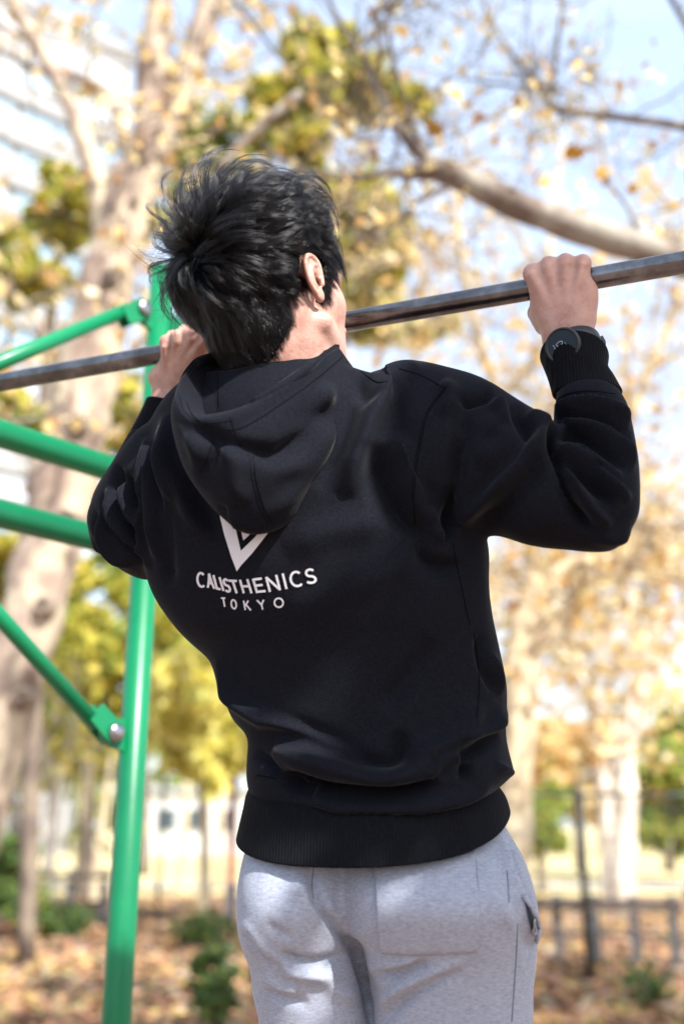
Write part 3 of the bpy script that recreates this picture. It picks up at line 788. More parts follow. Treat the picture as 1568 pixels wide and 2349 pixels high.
barrier('distant low rail barrier behind the shrubs at left', (q0.x, 17.4, 0), (q1.x, 16.8, 0), 0.78, 4, 0.07)
q0 = ground_at(1520, 14.5); q1 = ground_at(1720, 14.6)
barrier('third low barrier starting at the right edge of the picture', (q0.x, 14.3, 0), (q1.x, 14.6, 0), 0.7, 3)
# blue notice boards
M_blue = mat('blue_sign_paint', (0.06, 0.22, 0.55), 0.5)
p = ground_at(1528, 34)
sg = thing('blue_sign', 'two small blue boards on a thin post far right', 'sign', tuple(p))
MB().tube([p, p + V3(0, 0, 2.2)], 0.04, 8).build('pole', M_grey_post, sg)
for z in (1.95, 1.15):
    MB().tube([p + V3(0, -0.06, z), p + V3(0, -0.10, z)], 0.33, 20).build('board', M_blue, sg, smooth=False)

# ================================================================== FALLEN LEAVES
g = np.random.default_rng(303)
n = 26000
y = 7.5 + (g.random(n) ** 1.5) * 17
x = (g.random(n) - 0.5) * (y * 0.80 + 1.0)
P = np.column_stack([x, y, [gz(a, b) + 0.015 for a, b in zip(x, y)]])
a = g.uniform(0, 6.28, n); s = (0.085 * g.uniform(0.5, 1.3, n))[:, None]
t1_ = np.column_stack([np.cos(a), np.sin(a), g.normal(0, 0.28, n)]); t2_ = np.column_stack([-np.sin(a), np.cos(a), g.normal(0, 0.28, n)])
V = np.stack([P - t1_ * s, P + t2_ * s * 0.8 + [0, 0, 0.02], P + t1_ * s, P - t2_ * s * 0.8 + [0, 0, 0.012]], 1).reshape(-1, 3)
V[:, 2] = np.maximum(V[:, 2], np.repeat(P[:, 2], 4) - 0.004)
lf_ = link('fallen_leaves', mesh('fallen_leaves', V, np.arange(4 * n).reshape(n, 4)), M_litter, None, smooth=False, kind='stuff')
lf_['label'] = 'brown, orange and yellow fallen leaves covering the ground'

# ================================================================== ADDED UNSEEN TREE TO SHADE THE MAN'S RIGHT SIDE
# invented tree behind the viewer; leaf sprays sit between sun and his right side
SH = [(1284, 655, 1.13), (1330, 760, 1.1), (1380, 900, 1.08), (1420, 1080, 1.06), (1330, 1120, 1.06), (1200, 1090, 1.08), (1100, 1000, 1.10), (1060, 1120, 1.08), (1010, 1300, 1.10), (1090, 1420, 1.14),
      (1040, 1560, 1.15), (1120, 1700, 1.18), (1000, 1800, 1.15), (1130, 1900, 1.18), (1150, 2060, 1.15), (1190, 2230, 1.18), (1500, 620, 1.1), (960, 1640, 1.14), (1050, 2200, 1.16), (1230, 850, 1.09)]
t9 = thing('plane_tree', 'added tree out of view behind the viewer, leaves placed to shade the right arm', 'tree', (6.0, -5.0, 0))
far = [W(*q) + SUN * 3.1 for q in SH]
cen = sum(far, Vector()) / len(far)
MB().tube([(6.0, -5.0, -0.2), (6.0, -5.0, 0.3), (6.1, -5.0, 2.0), (6.4, -5.2, 4.0), (7.0, -5.4, 6.0), (7.4, -5.6, 8.0)], [0.3, 0.24, 0.2, 0.16, 0.1, 0.05], 18).build('trunk', M_plane_bark, t9)
MB().tube([(6.1, -5.0, 2.6), tuple((Vector((6.1, -5.0, 2.6)) + cen) / 2 + Vector((0.4, 0, -0.1))), tuple(cen), tuple(cen + Vector((-0.25, 0.3, 0.1)))], [0.09, 0.06, 0.03, 0.01], 10).build('limb', M_plane_bark, t9)
b = MB()
for q in far: b.tube([tuple(cen), tuple((cen + q) / 2 + Vector((0.02, 0, 0.05))), tuple(q)], [0.012, 0.008, 0.004], 5)
b.build('twigs', M_plane_bark, t9, kind='stuff')
g9 = np.random.default_rng(909)
P = np.vstack([np.array(tuple(q)) + g9.normal(0, 0.052, (46, 3)) for q in far])
V, F = leaf_faces(P, 0.085, g9, 0.3)
V2, F2 = leaf_faces(np.array([7.6, -5.6, 7.5]) + g9.normal(0, 0.9, (2500, 3)), 0.14, g9, 0.3)
V = np.vstack([V, V2]); F = np.vstack([F, F2 + F.max() + 1])
link('leaves', mesh('leaves', V, F), M_tan_leaf, t9, smooth=False, kind='stuff')
# ================================================================== THE PERSON
FACE = Vector((0.33, 0.94, 0)).normalized()       # where his chest faces
def npv(v): return np.array(tuple(v), float)

def loft(rings, n=64, per=5, caps=(True, True)):
    """rings: (xL,yL,YL, xR,yR,YR, Tback, Tfront[, tilt[, expo]])"""
    P = []
    for r in rings:
        r = list(r) + [0.0] * (10 - len(r))
        if r[9] == 0: r[9] = 2.2
        P.append(np.concatenate([npv(W(r[0], r[1], r[2])), npv(W(r[3], r[4], r[5])), r[6:10]]))
    P = cr(P, per)
    a = np.arange(n) / n * 2 * PI
    V = []
    for q in P:
        L, Rr = q[:3], q[3:6]
        C = (L + Rr) / 2; A = (Rr - L) / 2
        m = npv(FACE); m = m - A * np.dot(m, A) / np.dot(A, A); m /= np.linalg.norm(m)
        up = np.cross(A / np.linalg.norm(A), m)
        m = m + up * q[8]
        e = 2 / q[9]
        ca = np.sign(np.cos(a)) * np.abs(np.cos(a)) ** e
        sa = np.sign(np.sin(a)) * np.abs(np.sin(a)) ** e
        T = np.where(sa < 0, q[6], q[7])
        V.append(C + ca[:, None] * A + (sa * T)[:, None] * m)
    m = len(V); V = np.vstack(V)
    F = [(i * n + j, i * n + (j + 1) % n, (i + 1) * n + (j + 1) % n, (i + 1) * n + j) for i in range(m - 1) for j in range(n)]
    if caps[0]: F.append(tuple(range(n - 1, -1, -1)))
    if caps[1]: F.append(tuple((m - 1) * n + j for j in range(n)))
    return V, F

def remesh(parts, vox, smooth_it=6):
    b = MB()
    for V, F in parts: b.add(V, F)
    me = mesh('tmp', b.V, b.F)
    bm = bmesh.new(); bm.from_mesh(me); bmesh.ops.recalc_face_normals(bm, faces=bm.faces); bm.to_mesh(me); bm.free()
    o = bpy.data.objects.new('tmp', me); COL.objects.link(o)
    md = o.modifiers.new('r', 'REMESH'); md.mode = 'VOXEL'; md.voxel_size = vox
    dg = bpy.context.evaluated_depsgraph_get()
    ev = o.evaluated_get(dg)
    out = bpy.data.meshes.new_from_object(ev)
    bpy.data.objects.remove(o)
    V = np.empty(len(out.vertices) * 3, np.float32); out.vertices.foreach_get('co', V); V = V.reshape(-1, 3).astype(float)
    E = np.empty(len(out.edges) * 2, np.int32); out.edges.foreach_get('vertices', E); E = E.reshape(-1, 2)
    V = lap(V, E, smooth_it)
    out.vertices.foreach_set('co', V.astype(np.float32).ravel()); out.update()
    return out, V, E

def lap(V, E, it, lam=0.5):
    deg = np.bincount(E.ravel(), minlength=len(V))[:, None].clip(1)
    for _ in range(it):
        S = np.zeros_like(V)
        for k in range(3):
            S[:, k] = np.bincount(E[:, 0], V[E[:, 1], k], len(V)) + np.bincount(E[:, 1], V[E[:, 0], k], len(V))
        V = V + lam * (S / deg - V)
    return V

def normals(me):
    me.update()
    N = np.empty(len(me.vertices) * 3, np.float32); me.vertices.foreach_get('normal', N)
    return N.reshape(-1, 3).astype(float)

def fold(me, V, strokes, Nrm=None, gain=1.0):
    """sculpts pleats into cloth. stroke = (points, height m, width, other-side width factor)"""
    N = normals(me) if Nrm is None else Nrm
    S = proj(V)
    view = V - np.array([0, 0, EYE]); view /= np.linalg.norm(view, axis=1, keepdims=True)
    facing = np.clip(-(N * view).sum(1) * 2.2 + 0.1, 0, 1)
    D = np.zeros(len(V))
    for pts, amp, wid, asym in strokes:
        amp = amp * gain
        P = cr(pts, 5)
        lo = P.min(0) - wid * 3; hi = P.max(0) + wid * 3
        idx = np.where((S > lo).all(1) & (S < hi).all(1) & (facing > 0))[0]
        if not len(idx): continue
        Q = S[idx]
        best = np.full(len(idx), 1e9); sgn = np.zeros(len(idx)); par = np.zeros(len(idx))
        m = len(P) - 1
        for i in range(m):
            a, b = P[i], P[i + 1]; ab = b - a
            t = np.clip(((Q - a) @ ab) / max(ab @ ab, 1e-9), 0, 1)
            dv = Q - (a + t[:, None] * ab); dd = np.hypot(dv[:, 0], dv[:, 1])
            c = ab[0] * (Q[:, 1] - a[1]) - ab[1] * (Q[:, 0] - a[0])
            mk = dd < best
            best[mk] = dd[mk]; sgn[mk] = np.sign(c)[mk]; par[mk] = ((i + t) / m)[mk]
        w = np.where(sgn > 0, wid, wid * asym)
        taper = np.clip(np.minimum(par, 1 - par) * 4.5, 0, 1) ** 0.7
        D[idx] += amp * np.exp(-(best / w) ** 2) * taper
    V = V + N * (D * facing)[:, None]
    me.vertices.foreach_set('co', V.astype(np.float32).ravel()); me.update()
    return V

def wrinkle(me, V, amp, size, stretch=(1, 1, 1), seed=0, zpow=1.0):
    N = normals(me)
    d = np.array([noise.noise(Vector((v[0] * stretch[0] / size + seed, v[1] * stretch[1] / size, v[2] * stretch[2] / size))) for v in V])
    V = V + N * (amp * d)[:, None]
    me.vertices.foreach_set('co', V.astype(np.float32).ravel()); me.update()
    return V

def bvh(me):
    return BVHTree.FromPolygons([v.co.copy() for v in me.vertices], [tuple(p.vertices) for p in me.polygons])

ORG = Vector((0, 0, EYE))
def on_cloth(trees, x, y, off=0.0006):
    d = (W(x, y, 1.0) - ORG).normalized()
    best = None
    for t in (trees if isinstance(trees, (list, tuple)) else [trees]):
        h = t.ray_cast(ORG, d)
        if h[0] is not None and (best is None or h[3] < best[3]): best = h
    if best is None: return None
    n = best[1] if best[1].dot(d) < 0 else -best[1]
    return best[0] + n * off

def seam(name, trees, pts, rad, m, parent, off=0.0002, per=8):
    P = cr(pts, per)
    Q = [on_cloth(trees, x, y, off) for x, y in P]
    Q = [q for q in Q if q is not None]
    if len(Q) < 3: return None
    Q = np.array([tuple(q) for q in Q])
    # drop jumps in depth
    keep = [0]
    for i in range(1, len(Q)):
        if np.linalg.norm(Q[i] - Q[keep[-1]]) < 0.05: keep.append(i)
    return MB().tube(Q[keep], rad, 6).build(name, m, parent)

person = thing('person', 'man in black hoodie and grey sweatpants doing a pull-up with his back turned', 'person', tuple(W(880, 1900, 1.27)))
hoodie = None

# ---------------------------------------------------------------- hoodie: torso and sleeves
def tr(xL, yL, xR, yR, Yc, Tb, Tf, tilt=0.0, ex=2.3, yaw=0.055):
    return (xL, yL, Yc + yaw, xR, yR, Yc - yaw, Tb, Tf, tilt, ex)
torso = [
    tr(592, 1822, 1128, 1824, 1.268, 0.111, 0.100, 0.16),
    tr(582, 1778, 1172, 1788, 1.267, 0.121, 0.112, 0.14),
    tr(586, 1740, 1178, 1765, 1.265, 0.126, 0.115, 0.08),
    tr(585, 1695, 1158, 1705, 1.260, 0.112, 0.112, 0.05),
    tr(547, 1655, 1152, 1660, 1.255, 0.108, 0.115),
    tr(524, 1590, 1152, 1580, 1.245, 0.106, 0.118),
    tr(494, 1522, 1142, 1490, 1.230, 0.108, 0.118),
    tr(432, 1465, 1130, 1420, 1.215, 0.112, 0.118),
    tr(372, 1380, 1122, 1330, 1.200, 0.116, 0.118),
    tr(347, 1300, 1112, 1230, 1.190, 0.118, 0.118),
    tr(332, 1200, 1080, 1130, 1.180, 0.118, 0.115),
    tr(335, 1090, 1040, 1030, 1.172, 0.112, 0.11),
    tr(355, 1000, 1000, 960, 1.168, 0.102, 0.10),
    tr(400, 930, 950, 905, 1.168, 0.088, 0.09),
    tr(480, 880, 870, 872, 1.165, 0.070, 0.075),
    tr(560, 850, 770, 850, 1.165, 0.052, 0.055),
]
def ar(xa, ya, Ya, xb, yb, Yb, Tb, Tf, ex=2.1): return (xa, ya, Ya, xb, yb, Yb, Tb, Tf, 0.0, ex)
r_sleeve = [
    ar(850, 858, 1.15, 900, 1180, 1.16, 0.055, 0.05),
    ar(950, 839, 1.13, 1000, 1225, 1.13, 0.088, 0.08),
    ar(1040, 862, 1.12, 1065, 1228, 1.11, 0.088, 0.08),
    ar(1130, 896, 1.105, 1130, 1222, 1.095, 0.082, 0.078),
    ar(1190, 935, 1.09, 1195, 1246, 1.08, 0.074, 0.072),
    ar(1245, 962, 1.075, 1270, 1258, 1.07, 0.068, 0.068),
    ar(1285, 985, 1.065, 1345, 1268, 1.06, 0.062, 0.062),
    ar(1330, 1030, 1.06, 1405, 1264, 1.055, 0.056, 0.058),
    ar(1350, 1090, 1.06, 1452, 1226, 1.055, 0.048, 0.05),
]
r_fore = [
    ar(1300, 1205, 1.055, 1435, 1235, 1.055, 0.038, 0.04),
    ar(1278, 1150, 1.06, 1464, 1185, 1.055, 0.052, 0.052),
    ar(1268, 1080, 1.07, 1463, 1100, 1.065, 0.056, 0.054),
    ar(1262, 1000, 1.085, 1456, 1010, 1.075, 0.054, 0.052),
    ar(1266, 950, 1.095, 1442, 945, 1.085, 0.048, 0.048),
    ar(1268, 915, 1.10, 1425, 912, 1.09, 0.042, 0.042),
    ar(1270, 892, 1.105, 1412, 893, 1.095, 0.038, 0.038),
]
l_sleeve = [
    ar(430, 960, 1.20, 520, 1150, 1.18, 0.06, 0.06),
    ar(360, 985, 1.23, 440, 1250, 1.20, 0.078, 0.07),
    ar(300, 1060, 1.26, 390, 1310, 1.22, 0.075, 0.07),
    ar(255, 1120, 1.28, 335, 1325, 1.245, 0.065, 0.06),
    ar(228, 1180, 1.29, 290, 1316, 1.265, 0.050, 0.05),
    ar(222, 1215, 1.295, 262, 1295, 1.275, 0.030, 0.03),
]
l_fore = [
    ar(222, 1270, 1.29, 300, 1305, 1.275, 0.035, 0.035),
    ar(214, 1215, 1.295, 330, 1250, 1.28, 0.050, 0.05),
    ar(222, 1150, 1.305, 350, 1180, 1.29, 0.052, 0.05),
    ar(250, 1095, 1.315, 375, 1120, 1.30, 0.050, 0.048),
    ar(283, 1040, 1.325, 390, 1060, 1.31, 0.046, 0.044),
    ar(305, 995, 1.33, 405, 1010, 1.32, 0.042, 0.04),
]
l_cuff_r = [
    ar(303, 1000, 1.33, 408, 1015, 1.32, 0.041, 0.04),
    ar(322, 960, 1.33, 415, 970, 1.325, 0.038, 0.037),
    ar(342, 924, 1.335, 420, 936, 1.325, 0.036, 0.035),
]
hm, HV, HE = remesh([loft(torso, per=4), loft(r_sleeve, 40), loft(r_fore, 40), loft(l_sleeve, 40), loft(l_fore, 40)], 0.0032, 9)
if DETAIL:
    HV = wrinkle(hm, HV, 0.0045, 0.11, (1, 1, 1.0), 3.1)
    HV = wrinkle(hm, HV, 0.0022, 0.045, (1, 1, 0.7), 9.3)
S4 = lambda *p: [c4(*q) for q in p]
S5 = lambda *p: [c5(*q) for q in p]
S6 = lambda *p: [c6(*q) for q in p]
SL = lambda *p: [cL(*q) for q in p]
hood_strokes = []
folds = [
    # back, right shoulder blade
    (S4((1180, 165), (1070, 225), (1000, 330), (935, 470), (890, 620), (850, 760)), 0.0085, 34, 0.55),
    (S4((960, 520), (975, 650), (1030, 780), (1130, 890), (1230, 960)), -0.010, 24, 1.6),
    (S4((1060, 470), (1120, 600), (1150, 760), (1190, 900)), 0.007, 26, 0.8),
    (S4((880, 180), (930, 300), (960, 350)), -0.006, 20, 1),
    (S4((870, 240), (850, 420), (800, 560), (700, 720)), -0.004, 26, 1),
    # back, left side: long pulls from the shoulder
    (S4((30, 380), (40, 560), (110, 760), (190, 930)), 0.006, 20, 0.5),
    (S4((0, 480), (20, 700), (15, 900), (40, 1100)), 0.006, 18, 0.6),
    (S4((110, 620), (190, 800), (260, 960)), -0.004, 16, 1),
    (S4((560, 1000), (720, 930), (880, 900), (1040, 880)), 0.003, 36, 1),
    (S4((600, 1300), (800, 1180), (1000, 1100), (1180, 1010)), 0.0035, 44, 0.8),
    (S4((1180, 950), (1200, 1050), (1300, 1080), (1340, 1040)), -0.008, 22, 1),
    # armpit bundle
    (S4((1290, 720), (1300, 860), (1300, 960)), -0.007, 11, 1.0),
    (S4((1345, 470), (1322, 620), (1310, 800), (1304, 930)), -0.0045, 8, 2.2),
    (S4((1210, 800), (1240, 900), (1290, 950)), 0.006, 14, 1),
    # right upper sleeve
    (S5((470, 990), (600, 885), (720, 790), (840, 670), (920, 540), (990, 480)), 0.009, 26, 0.5),
    (S5((580, 1010), (720, 900), (850, 760), (940, 640)), -0.006, 26, 1),
    (S5((500, 320), (560, 335), (640, 312), (690, 300)), -0.008, 11, 1.3),
    (S5((690, 330), (740, 390), (760, 470)), 0.007, 15, 0.6),
    (S5((790, 360), (840, 470), (895, 570)), -0.0065, 13, 1.4),
    (S5((850, 410), (940, 440), (1000, 470)), 0.005, 14, 1),
    (S5((520, 360), (520, 520), (480, 640), (475, 850)), -0.005, 20, 1.2),
    (S5((640, 420), (740, 520), (700, 600), (600, 660)), 0.004, 24, 1),
    (S5((400, 250), (470, 300), (430, 420)), 0.004, 18, 1),
    # inner elbow fan
    (S5((1004, 455), (1008, 560), (1040, 690), (1085, 830), (1160, 960), (1260, 1060)), -0.011, 11, 1.0),
    (S5((1004, 455), (1004, 530), (1006, 600)), -0.010, 9, 1.0),
    (S5((1018, 560), (1090, 610), (1200, 690), (1320, 780), (1420, 860)), 0.0085, 12, 0.55),
    (S5((1020, 580), (1120, 680), (1230, 800), (1330, 900)), -0.007, 10, 1),
    (S5((1060, 680), (1130, 790), (1220, 910), (1320, 1000)), 0.007, 13, 0.6),
    (S5((1015, 520), (1120, 520), (1260, 590), (1390, 700)), -0.007, 9, 1),
    (S5((1012, 500), (1110, 470), (1250, 500), (1380, 600), (1430, 700)), 0.0075, 12, 0.6),
    (S5((1008, 450), (1090, 420), (1230, 420), (1360, 490), (1420, 580)), -0.007, 8, 1),
    (S5((1006, 430), (1080, 370), (1220, 350), (1350, 400), (1410, 470)), 0.007, 11, 0.6),
    (S5((1004, 395), (1080, 330), (1200, 315), (1330, 345)), -0.005, 7, 1),
    (S5((1120, 560), (1240, 650), (1380, 760)), 0.004, 8, 1),
    (S5((1180, 980), (1300, 1060), (1430, 1040)), 0.004, 18, 1),
    # lower back and the overhang above the band
    (S6((110, 110), (190, 260), (300, 345), (460, 420), (620, 490), (760, 555)), 0.009, 22, 0.6),
    (S6((330, 390), (480, 440), (620, 500), (780, 575), (880, 560), (915, 490), (900, 430)), -0.009, 20, 1.2),
    (S6((360, 515), (500, 560), (700, 600), (880, 620), (1060, 590)), 0.010, 24, 0.8),
    (S6((395, 612), (470, 640), (600, 685), (770, 700), (950, 692), (1090, 655)), -0.022, 12, 0.9),
    (S6((405, 650), (470, 688), (540, 708)), -0.014, 9, 1),
    (S6((400, 660), (470, 665), (560, 690)), 0.006, 7, 1),
    (S6((520, 725), (660, 752), (820, 758), (1000, 748), (1180, 715), (1320, 680)), 0.006, 15, 0.9),
    (S6((1040, 640), (1090, 580), (1160, 540), (1195, 545)), 0.012, 13, 0.6),
    (S6((1205, 560), (1205, 610), (1185, 650)), -0.010, 10, 1.4),
    (S6((1340, 440), (1240, 500), (1120, 570), (1040, 640)), -0.009, 13, 1.2),
    (S6((1390, 330), (1340, 400), (1260, 450), (1180, 480)), 0.006, 14, 0.8),
    (S6((960, 560), (1100, 500), (1200, 420), (1260, 300)), 0.006, 24, 1),
    (S6((1260, 0), (1290, 160), (1370, 300)), -0.005, 12, 1),
    (S6((1300, 80), (1340, 200), (1360, 290)), 0.005, 13, 1),
    (S6((1330, 580), (1380, 600), (1420, 620)), 0.004, 9, 1),
    (S6((840, 340), (900, 260), (1000, 140), (1060, 20)), -0.004, 26, 1),
    (S6((290, 520), (340, 560), (400, 640), (470, 720)), -0.006, 10, 1),
    # left flank and sleeve
    (SL((1400, 330), (1398, 620), (1430, 1000), (1465, 1350), (1500, 1640)), -0.0075, 10, 1.6),
    (SL((1310, 320), (1258, 660), (1285, 960), (1278, 1240), (1320, 1500)), 0.0065, 9, 0.7),
    (SL((1480, 350), (1500, 700), (1560, 900)), 0.006, 13, 0.8),
    (SL((1340, 400), (1330, 700), (1370, 1000), (1390, 1400)), 0.006, 12, 1),
    (SL((1110, 650), (1180, 820), (1265, 975)), -0.009, 7, 1.4),
    (SL((1045, 560), (1035, 790), (1120, 1050), (1265, 1285)), -0.010, 8, 1.3),
    (SL((1075, 720), (1150, 960), (1260, 1120)), 0.008, 9, 1),
    (SL((935, 820), (955, 1050), (1080, 1220), (1295, 1440)), -0.010, 8, 1.3),
    (SL((980, 760), (1000, 1000), (1120, 1180), (1270, 1350)), 0.008, 10, 1),
    (SL((862, 960), (858, 1230), (930, 1400), (1060, 1500)), -0.006, 7, 1.3),
    (SL((900, 940), (910, 1200), (1010, 1360), (1180, 1470)), 0.006, 10, 1),
]
HV = fold(hm, HV, folds, gain=2.3)
HV = lap(HV, HE, 2); hm.vertices.foreach_set('co', HV.astype(np.float32).ravel()); hm.update()
hoodie = link('hoodie', hm, M_fleece, person)
t_hoodie = bvh(hm)

# ---------------------------------------------------------------- hood: a bag of cloth lying on the back
rim = [(330, 112, 1.135), (165, 160, 1.10), (98, 280, 1.055), (150, 385, 1.015), (330, 375, 0.993), (500, 288, 0.992), (640, 200, 1.005), (740, 118, 1.035), (800, 75, 1.065)]
low = [(100, 250, 1.15), (66, 420, 1.12), (105, 610, 1.085), (215, 780, 1.065), (368, 915, 1.052), (560, 850, 1.055), (710, 630, 1.06), (825, 400, 1.07), (868, 150, 1.10)]
deep = [(200, 300, 1.12), (205, 380, 1.10), (235, 440, 1.085), (300, 470, 1.07), (400, 450, 1.062), (490, 390, 1.06), (590, 300, 1.065), (690, 220, 1.075), (780, 130, 1.09)]
neckl = [(175, 200, 1.125), (215, 190, 1.11), (262, 184, 1.10), (320, 178, 1.085), (400, 160, 1.075), (500, 145, 1.072), (600, 122, 1.078), (690, 112, 1.09), (775, 85, 1.10)]
def hp(p, k=0.0): x, y = c4(p[0], p[1]); return npv(W(x, y, p[2] + k))
rows = []
Rm = [hp(p) for p in rim]; Lw = [hp(p) for p in low]; Dp = [hp(p) for p in deep]; Nk = [hp(p) for p in neckl]
bul = [0.004, 0.014, 0.026, 0.034, 0.036, 0.034, 0.030, 0.022, 0.010]
out = -npv(FACE)
mix = lambda t, b: [Rm[i] * (1 - t) + Lw[i] * t + out * bul[i] * b for i in range(9)]
rows = [Nk, [0.5 * (Nk[i] + Dp[i]) + out * 0.002 for i in range(9)], Dp,
        [0.45 * Dp[i] + 0.55 * Rm[i] - out * 0.004 for i in range(9)],
        [Rm[i] * 0.97 + Dp[i] * 0.03 for i in range(9)],
        [Rm[i] + out * 0.004 for i in range(9)],
        mix(0.10, 0.55), mix(0.24, 0.75), mix(0.42, 1.0), mix(0.62, 1.0), mix(0.82, 0.75), mix(0.95, 0.35),
        [Lw[i] * 1.0 - out * 0.012 for i in range(9)],
        [Lw[i] * 0.85 + Dp[i] * 0.15 - out * 0.055 for i in range(9)]]
G = np.array([cr(r, 12) for r in rows])          # rows x columns
G = np.array([cr(G[:, j], 8) for j in range(G.shape[1])]).transpose(1, 0, 2)
nr, nc = G.shape[:2]
HG = G.reshape(-1, 3)
HF = np.array([(i * nc + j, i * nc + j + 1, (i + 1) * nc + j + 1, (i + 1) * nc + j) for i in range(nr - 1) for j in range(nc - 1)])
gm = mesh('hood', HG, HF)
GE = np.empty(len(gm.edges) * 2, np.int32); gm.edges.foreach_get('vertices', GE); GE = GE.reshape(-1, 2)
# orient normals to the outside
nn = normals(gm)
mid = (nr * 9 // 14) * nc + nc // 2
if np.dot(nn[mid], out) < 0:
    gm.flip_normals(); 
GV = wrinkle(gm, HG.copy(), 0.004, 0.07, (1, 1, 1), 21)
hfolds = [
    (S4((240, 500), (232, 580), (190, 640), (185, 700)), -0.007, 13, 1.2),
    (S4((290, 500), (330, 600), (330, 700), (380, 800)), 0.005, 22, 1),
    (S4((430, 560), (540, 575), (620, 500), (700, 400), (760, 330)), -0.009, 20, 1.0),
    (S4((560, 520), (680, 420), (740, 310), (700, 280)), 0.007, 20, 0.8),
    (S4((150, 440), (260, 500), (400, 545), (520, 575)), -0.007, 14, 1.0),
    (S4((120, 470), (170, 560), (180, 640), (180, 720)), 0.005, 15, 1),
    (S4((285, 800), (292, 860), (300, 900)), -0.006, 8, 1),
    (S4((310, 820), (340, 870), (370, 905)), 0.005, 9, 1),
    (S4((520, 640), (640, 600), (700, 520), (760, 420)), 0.005, 26, 1),
    (S4((480, 860), (600, 740), (700, 600), (800, 400)), 0.004, 18, 1),
]
GV = fold(gm, GV, hfolds, gain=1.8)
GV2 = lap(GV, GE, 3)
gm.vertices.foreach_set('co', GV2.astype(np.float32).ravel()); gm.update()
hood = link('hood', gm, M_fleece, hoodie)
hood.matrix_parent_inverse = Matrix.Identity(4)
def child(o, par):
    """keeps world placement when the parent carries an offset"""
    o.parent = par
    o.matrix_parent_inverse = Matrix.Identity(4)
    return o
sd = hood.modifiers.new('thickness', 'SOLIDIFY'); sd.thickness = 0.005; sd.offset = -1
t_hood = bvh(gm)
TT = [t_hoodie, t_hood]
# stitched lines on the hood: hem of the rim, centre panel seams
SEW = dict(m=M_thread)
def sew(pts, rad=0.0009, trees=TT, par=None, m=M_thread, name='seam', off=0.0001):
    o = seam(name, trees, pts, rad * (0.68 if m is M_thread else 0.9), m, None, off)
    if o: child(o, par or hoodie)
    return o
# ---------------------------------------------------------------- ribbed band and cuffs
def band(name, rings, n=96, per=4, ribs=0.0, m=M_rib, thick=0.004):
    V, F = loft(rings, n, per, (False, False))
    V = np.array(V)
    me = mesh(name, V, F)
    bm = bmesh.new(); bm.from_mesh(me); bmesh.ops.recalc_face_normals(bm, faces=bm.faces); bm.to_mesh(me); bm.free()
    E = np.array([tuple(e.vertices) for e in me.edges])
    o = link(name, me, m, hoodie)
    s = o.modifiers.new('thickness', 'SOLIDIFY'); s.thickness = thick; s.offset = -1
    b = o.modifiers.new('round', 'BEVEL'); b.width = thick * 0.35; b.segments = 2; b.limit_method = 'ANGLE'; b.angle_limit = R(50)
    return o, me, V, E
bo, bme, BV, BE = band('hem_band', [
    (606, 1770, 1.318, 1122, 1795, 1.215, 0.095, 0.10, 0.25, 2.3),
    (588, 1800, 1.322, 1136, 1815, 1.213, 0.110, 0.108, 0.25, 2.3),
    (584, 1830, 1.324, 1154, 1848, 1.212, 0.121, 0.112, 0.30, 2.4),
    (572, 1884, 1.325, 1166, 1884, 1.212, 0.134, 0.115, 0.36, 2.4)], 128, 8)
BV = fold(bme, BV, [(S6((250, 700), (330, 760), (430, 865)), 0.003, 16, 1), (S6((850, 800), (900, 880), (940, 1000)), 0.003, 26, 1),
                    (S6((1130, 780), (1150, 860), (1180, 960)), -0.003, 22, 1), (S6((400, 800), (500, 830), (640, 850)), -0.002, 16, 1)])
t_band = bvh(bme)
TB = [t_hoodie, t_hood, t_band]

rc, rcm, RCV, RCE = band('cuff', [
    (1274, 905, 1.105, 1420, 905, 1.095, 0.036, 0.036, 0.1, 2.1),
    (1264, 870, 1.11, 1400, 868, 1.10, 0.0345, 0.035, 0.15, 2.1),
    (1252, 835, 1.115, 1386, 850, 1.105, 0.0385, 0.034, -0.1, 2.1),
    (1244, 810, 1.12, 1387, 826, 1.11, 0.0405, 0.034, -0.35, 2.1)], 64, 6)
fold(rcm, RCV, [(S5((1010, 230), (1120, 215), (1250, 260)), -0.003, 9, 1), (S5((980, 130), (1090, 160), (1200, 180)), 0.002, 10, 1)])
lc, lcm, LCV, LCE = band('cuff', l_cuff_r, 64, 6)
t_rc = bvh(rcm)

# ---------------------------------------------------------------- stitching
sew(S4((1080, 178), (1175, 208), (1290, 268)), 0.0011)
sew(S4((1300, 258), (1215, 375), (1182, 500), (1155, 650), (1148, 780), (1152, 880)), 0.0012)
sew(S4((1290, 262), (1205, 375), (1172, 500), (1145, 650), (1138, 780)), 0.0007)
sew(S6((1240, 0), (1258, 130), (1262, 260), (1252, 370)), 0.0012)
sew(S6((1380, 40), (1262, 0)) if False else S4((1322, 960), (1345, 1080), (1370, 1200), (1400, 1340)), 0.0012)
sew(S4((905, 190), (940, 215), (985, 240), (1030, 238)), 0.0009)
sew(S6((290, 622), (340, 630), (375, 638)), 0.0012)
sew(S5((1006, 350), (1080, 300), (1200, 283), (1340, 300)), 0.0011)
rimline = [(118, 330), (150, 395), (230, 440), (340, 455), (440, 410), (560, 330), (700, 230), (840, 112)]
sew(S4(*rimline), 0.0010, par=hood)
sew(S4((88, 300), (110, 375), (200, 425), (330, 415)), 0.0006, par=hood)
sew(S4((315, 400), (335, 455), (365, 530)), 0.0009, par=hood)
sew(S4((420, 575), (432, 680), (462, 790), (505, 880)), 0.0010, par=hood)
sew(S4((404, 575), (416, 680), (444, 790), (486, 885)), 0.0006, par=hood)
sew(S4((240, 500), (215, 580), (180, 650)), 0.0009, par=hood)
sew(S4((258, 195), (262, 270), (266, 350)), 0.0009, par=hood)

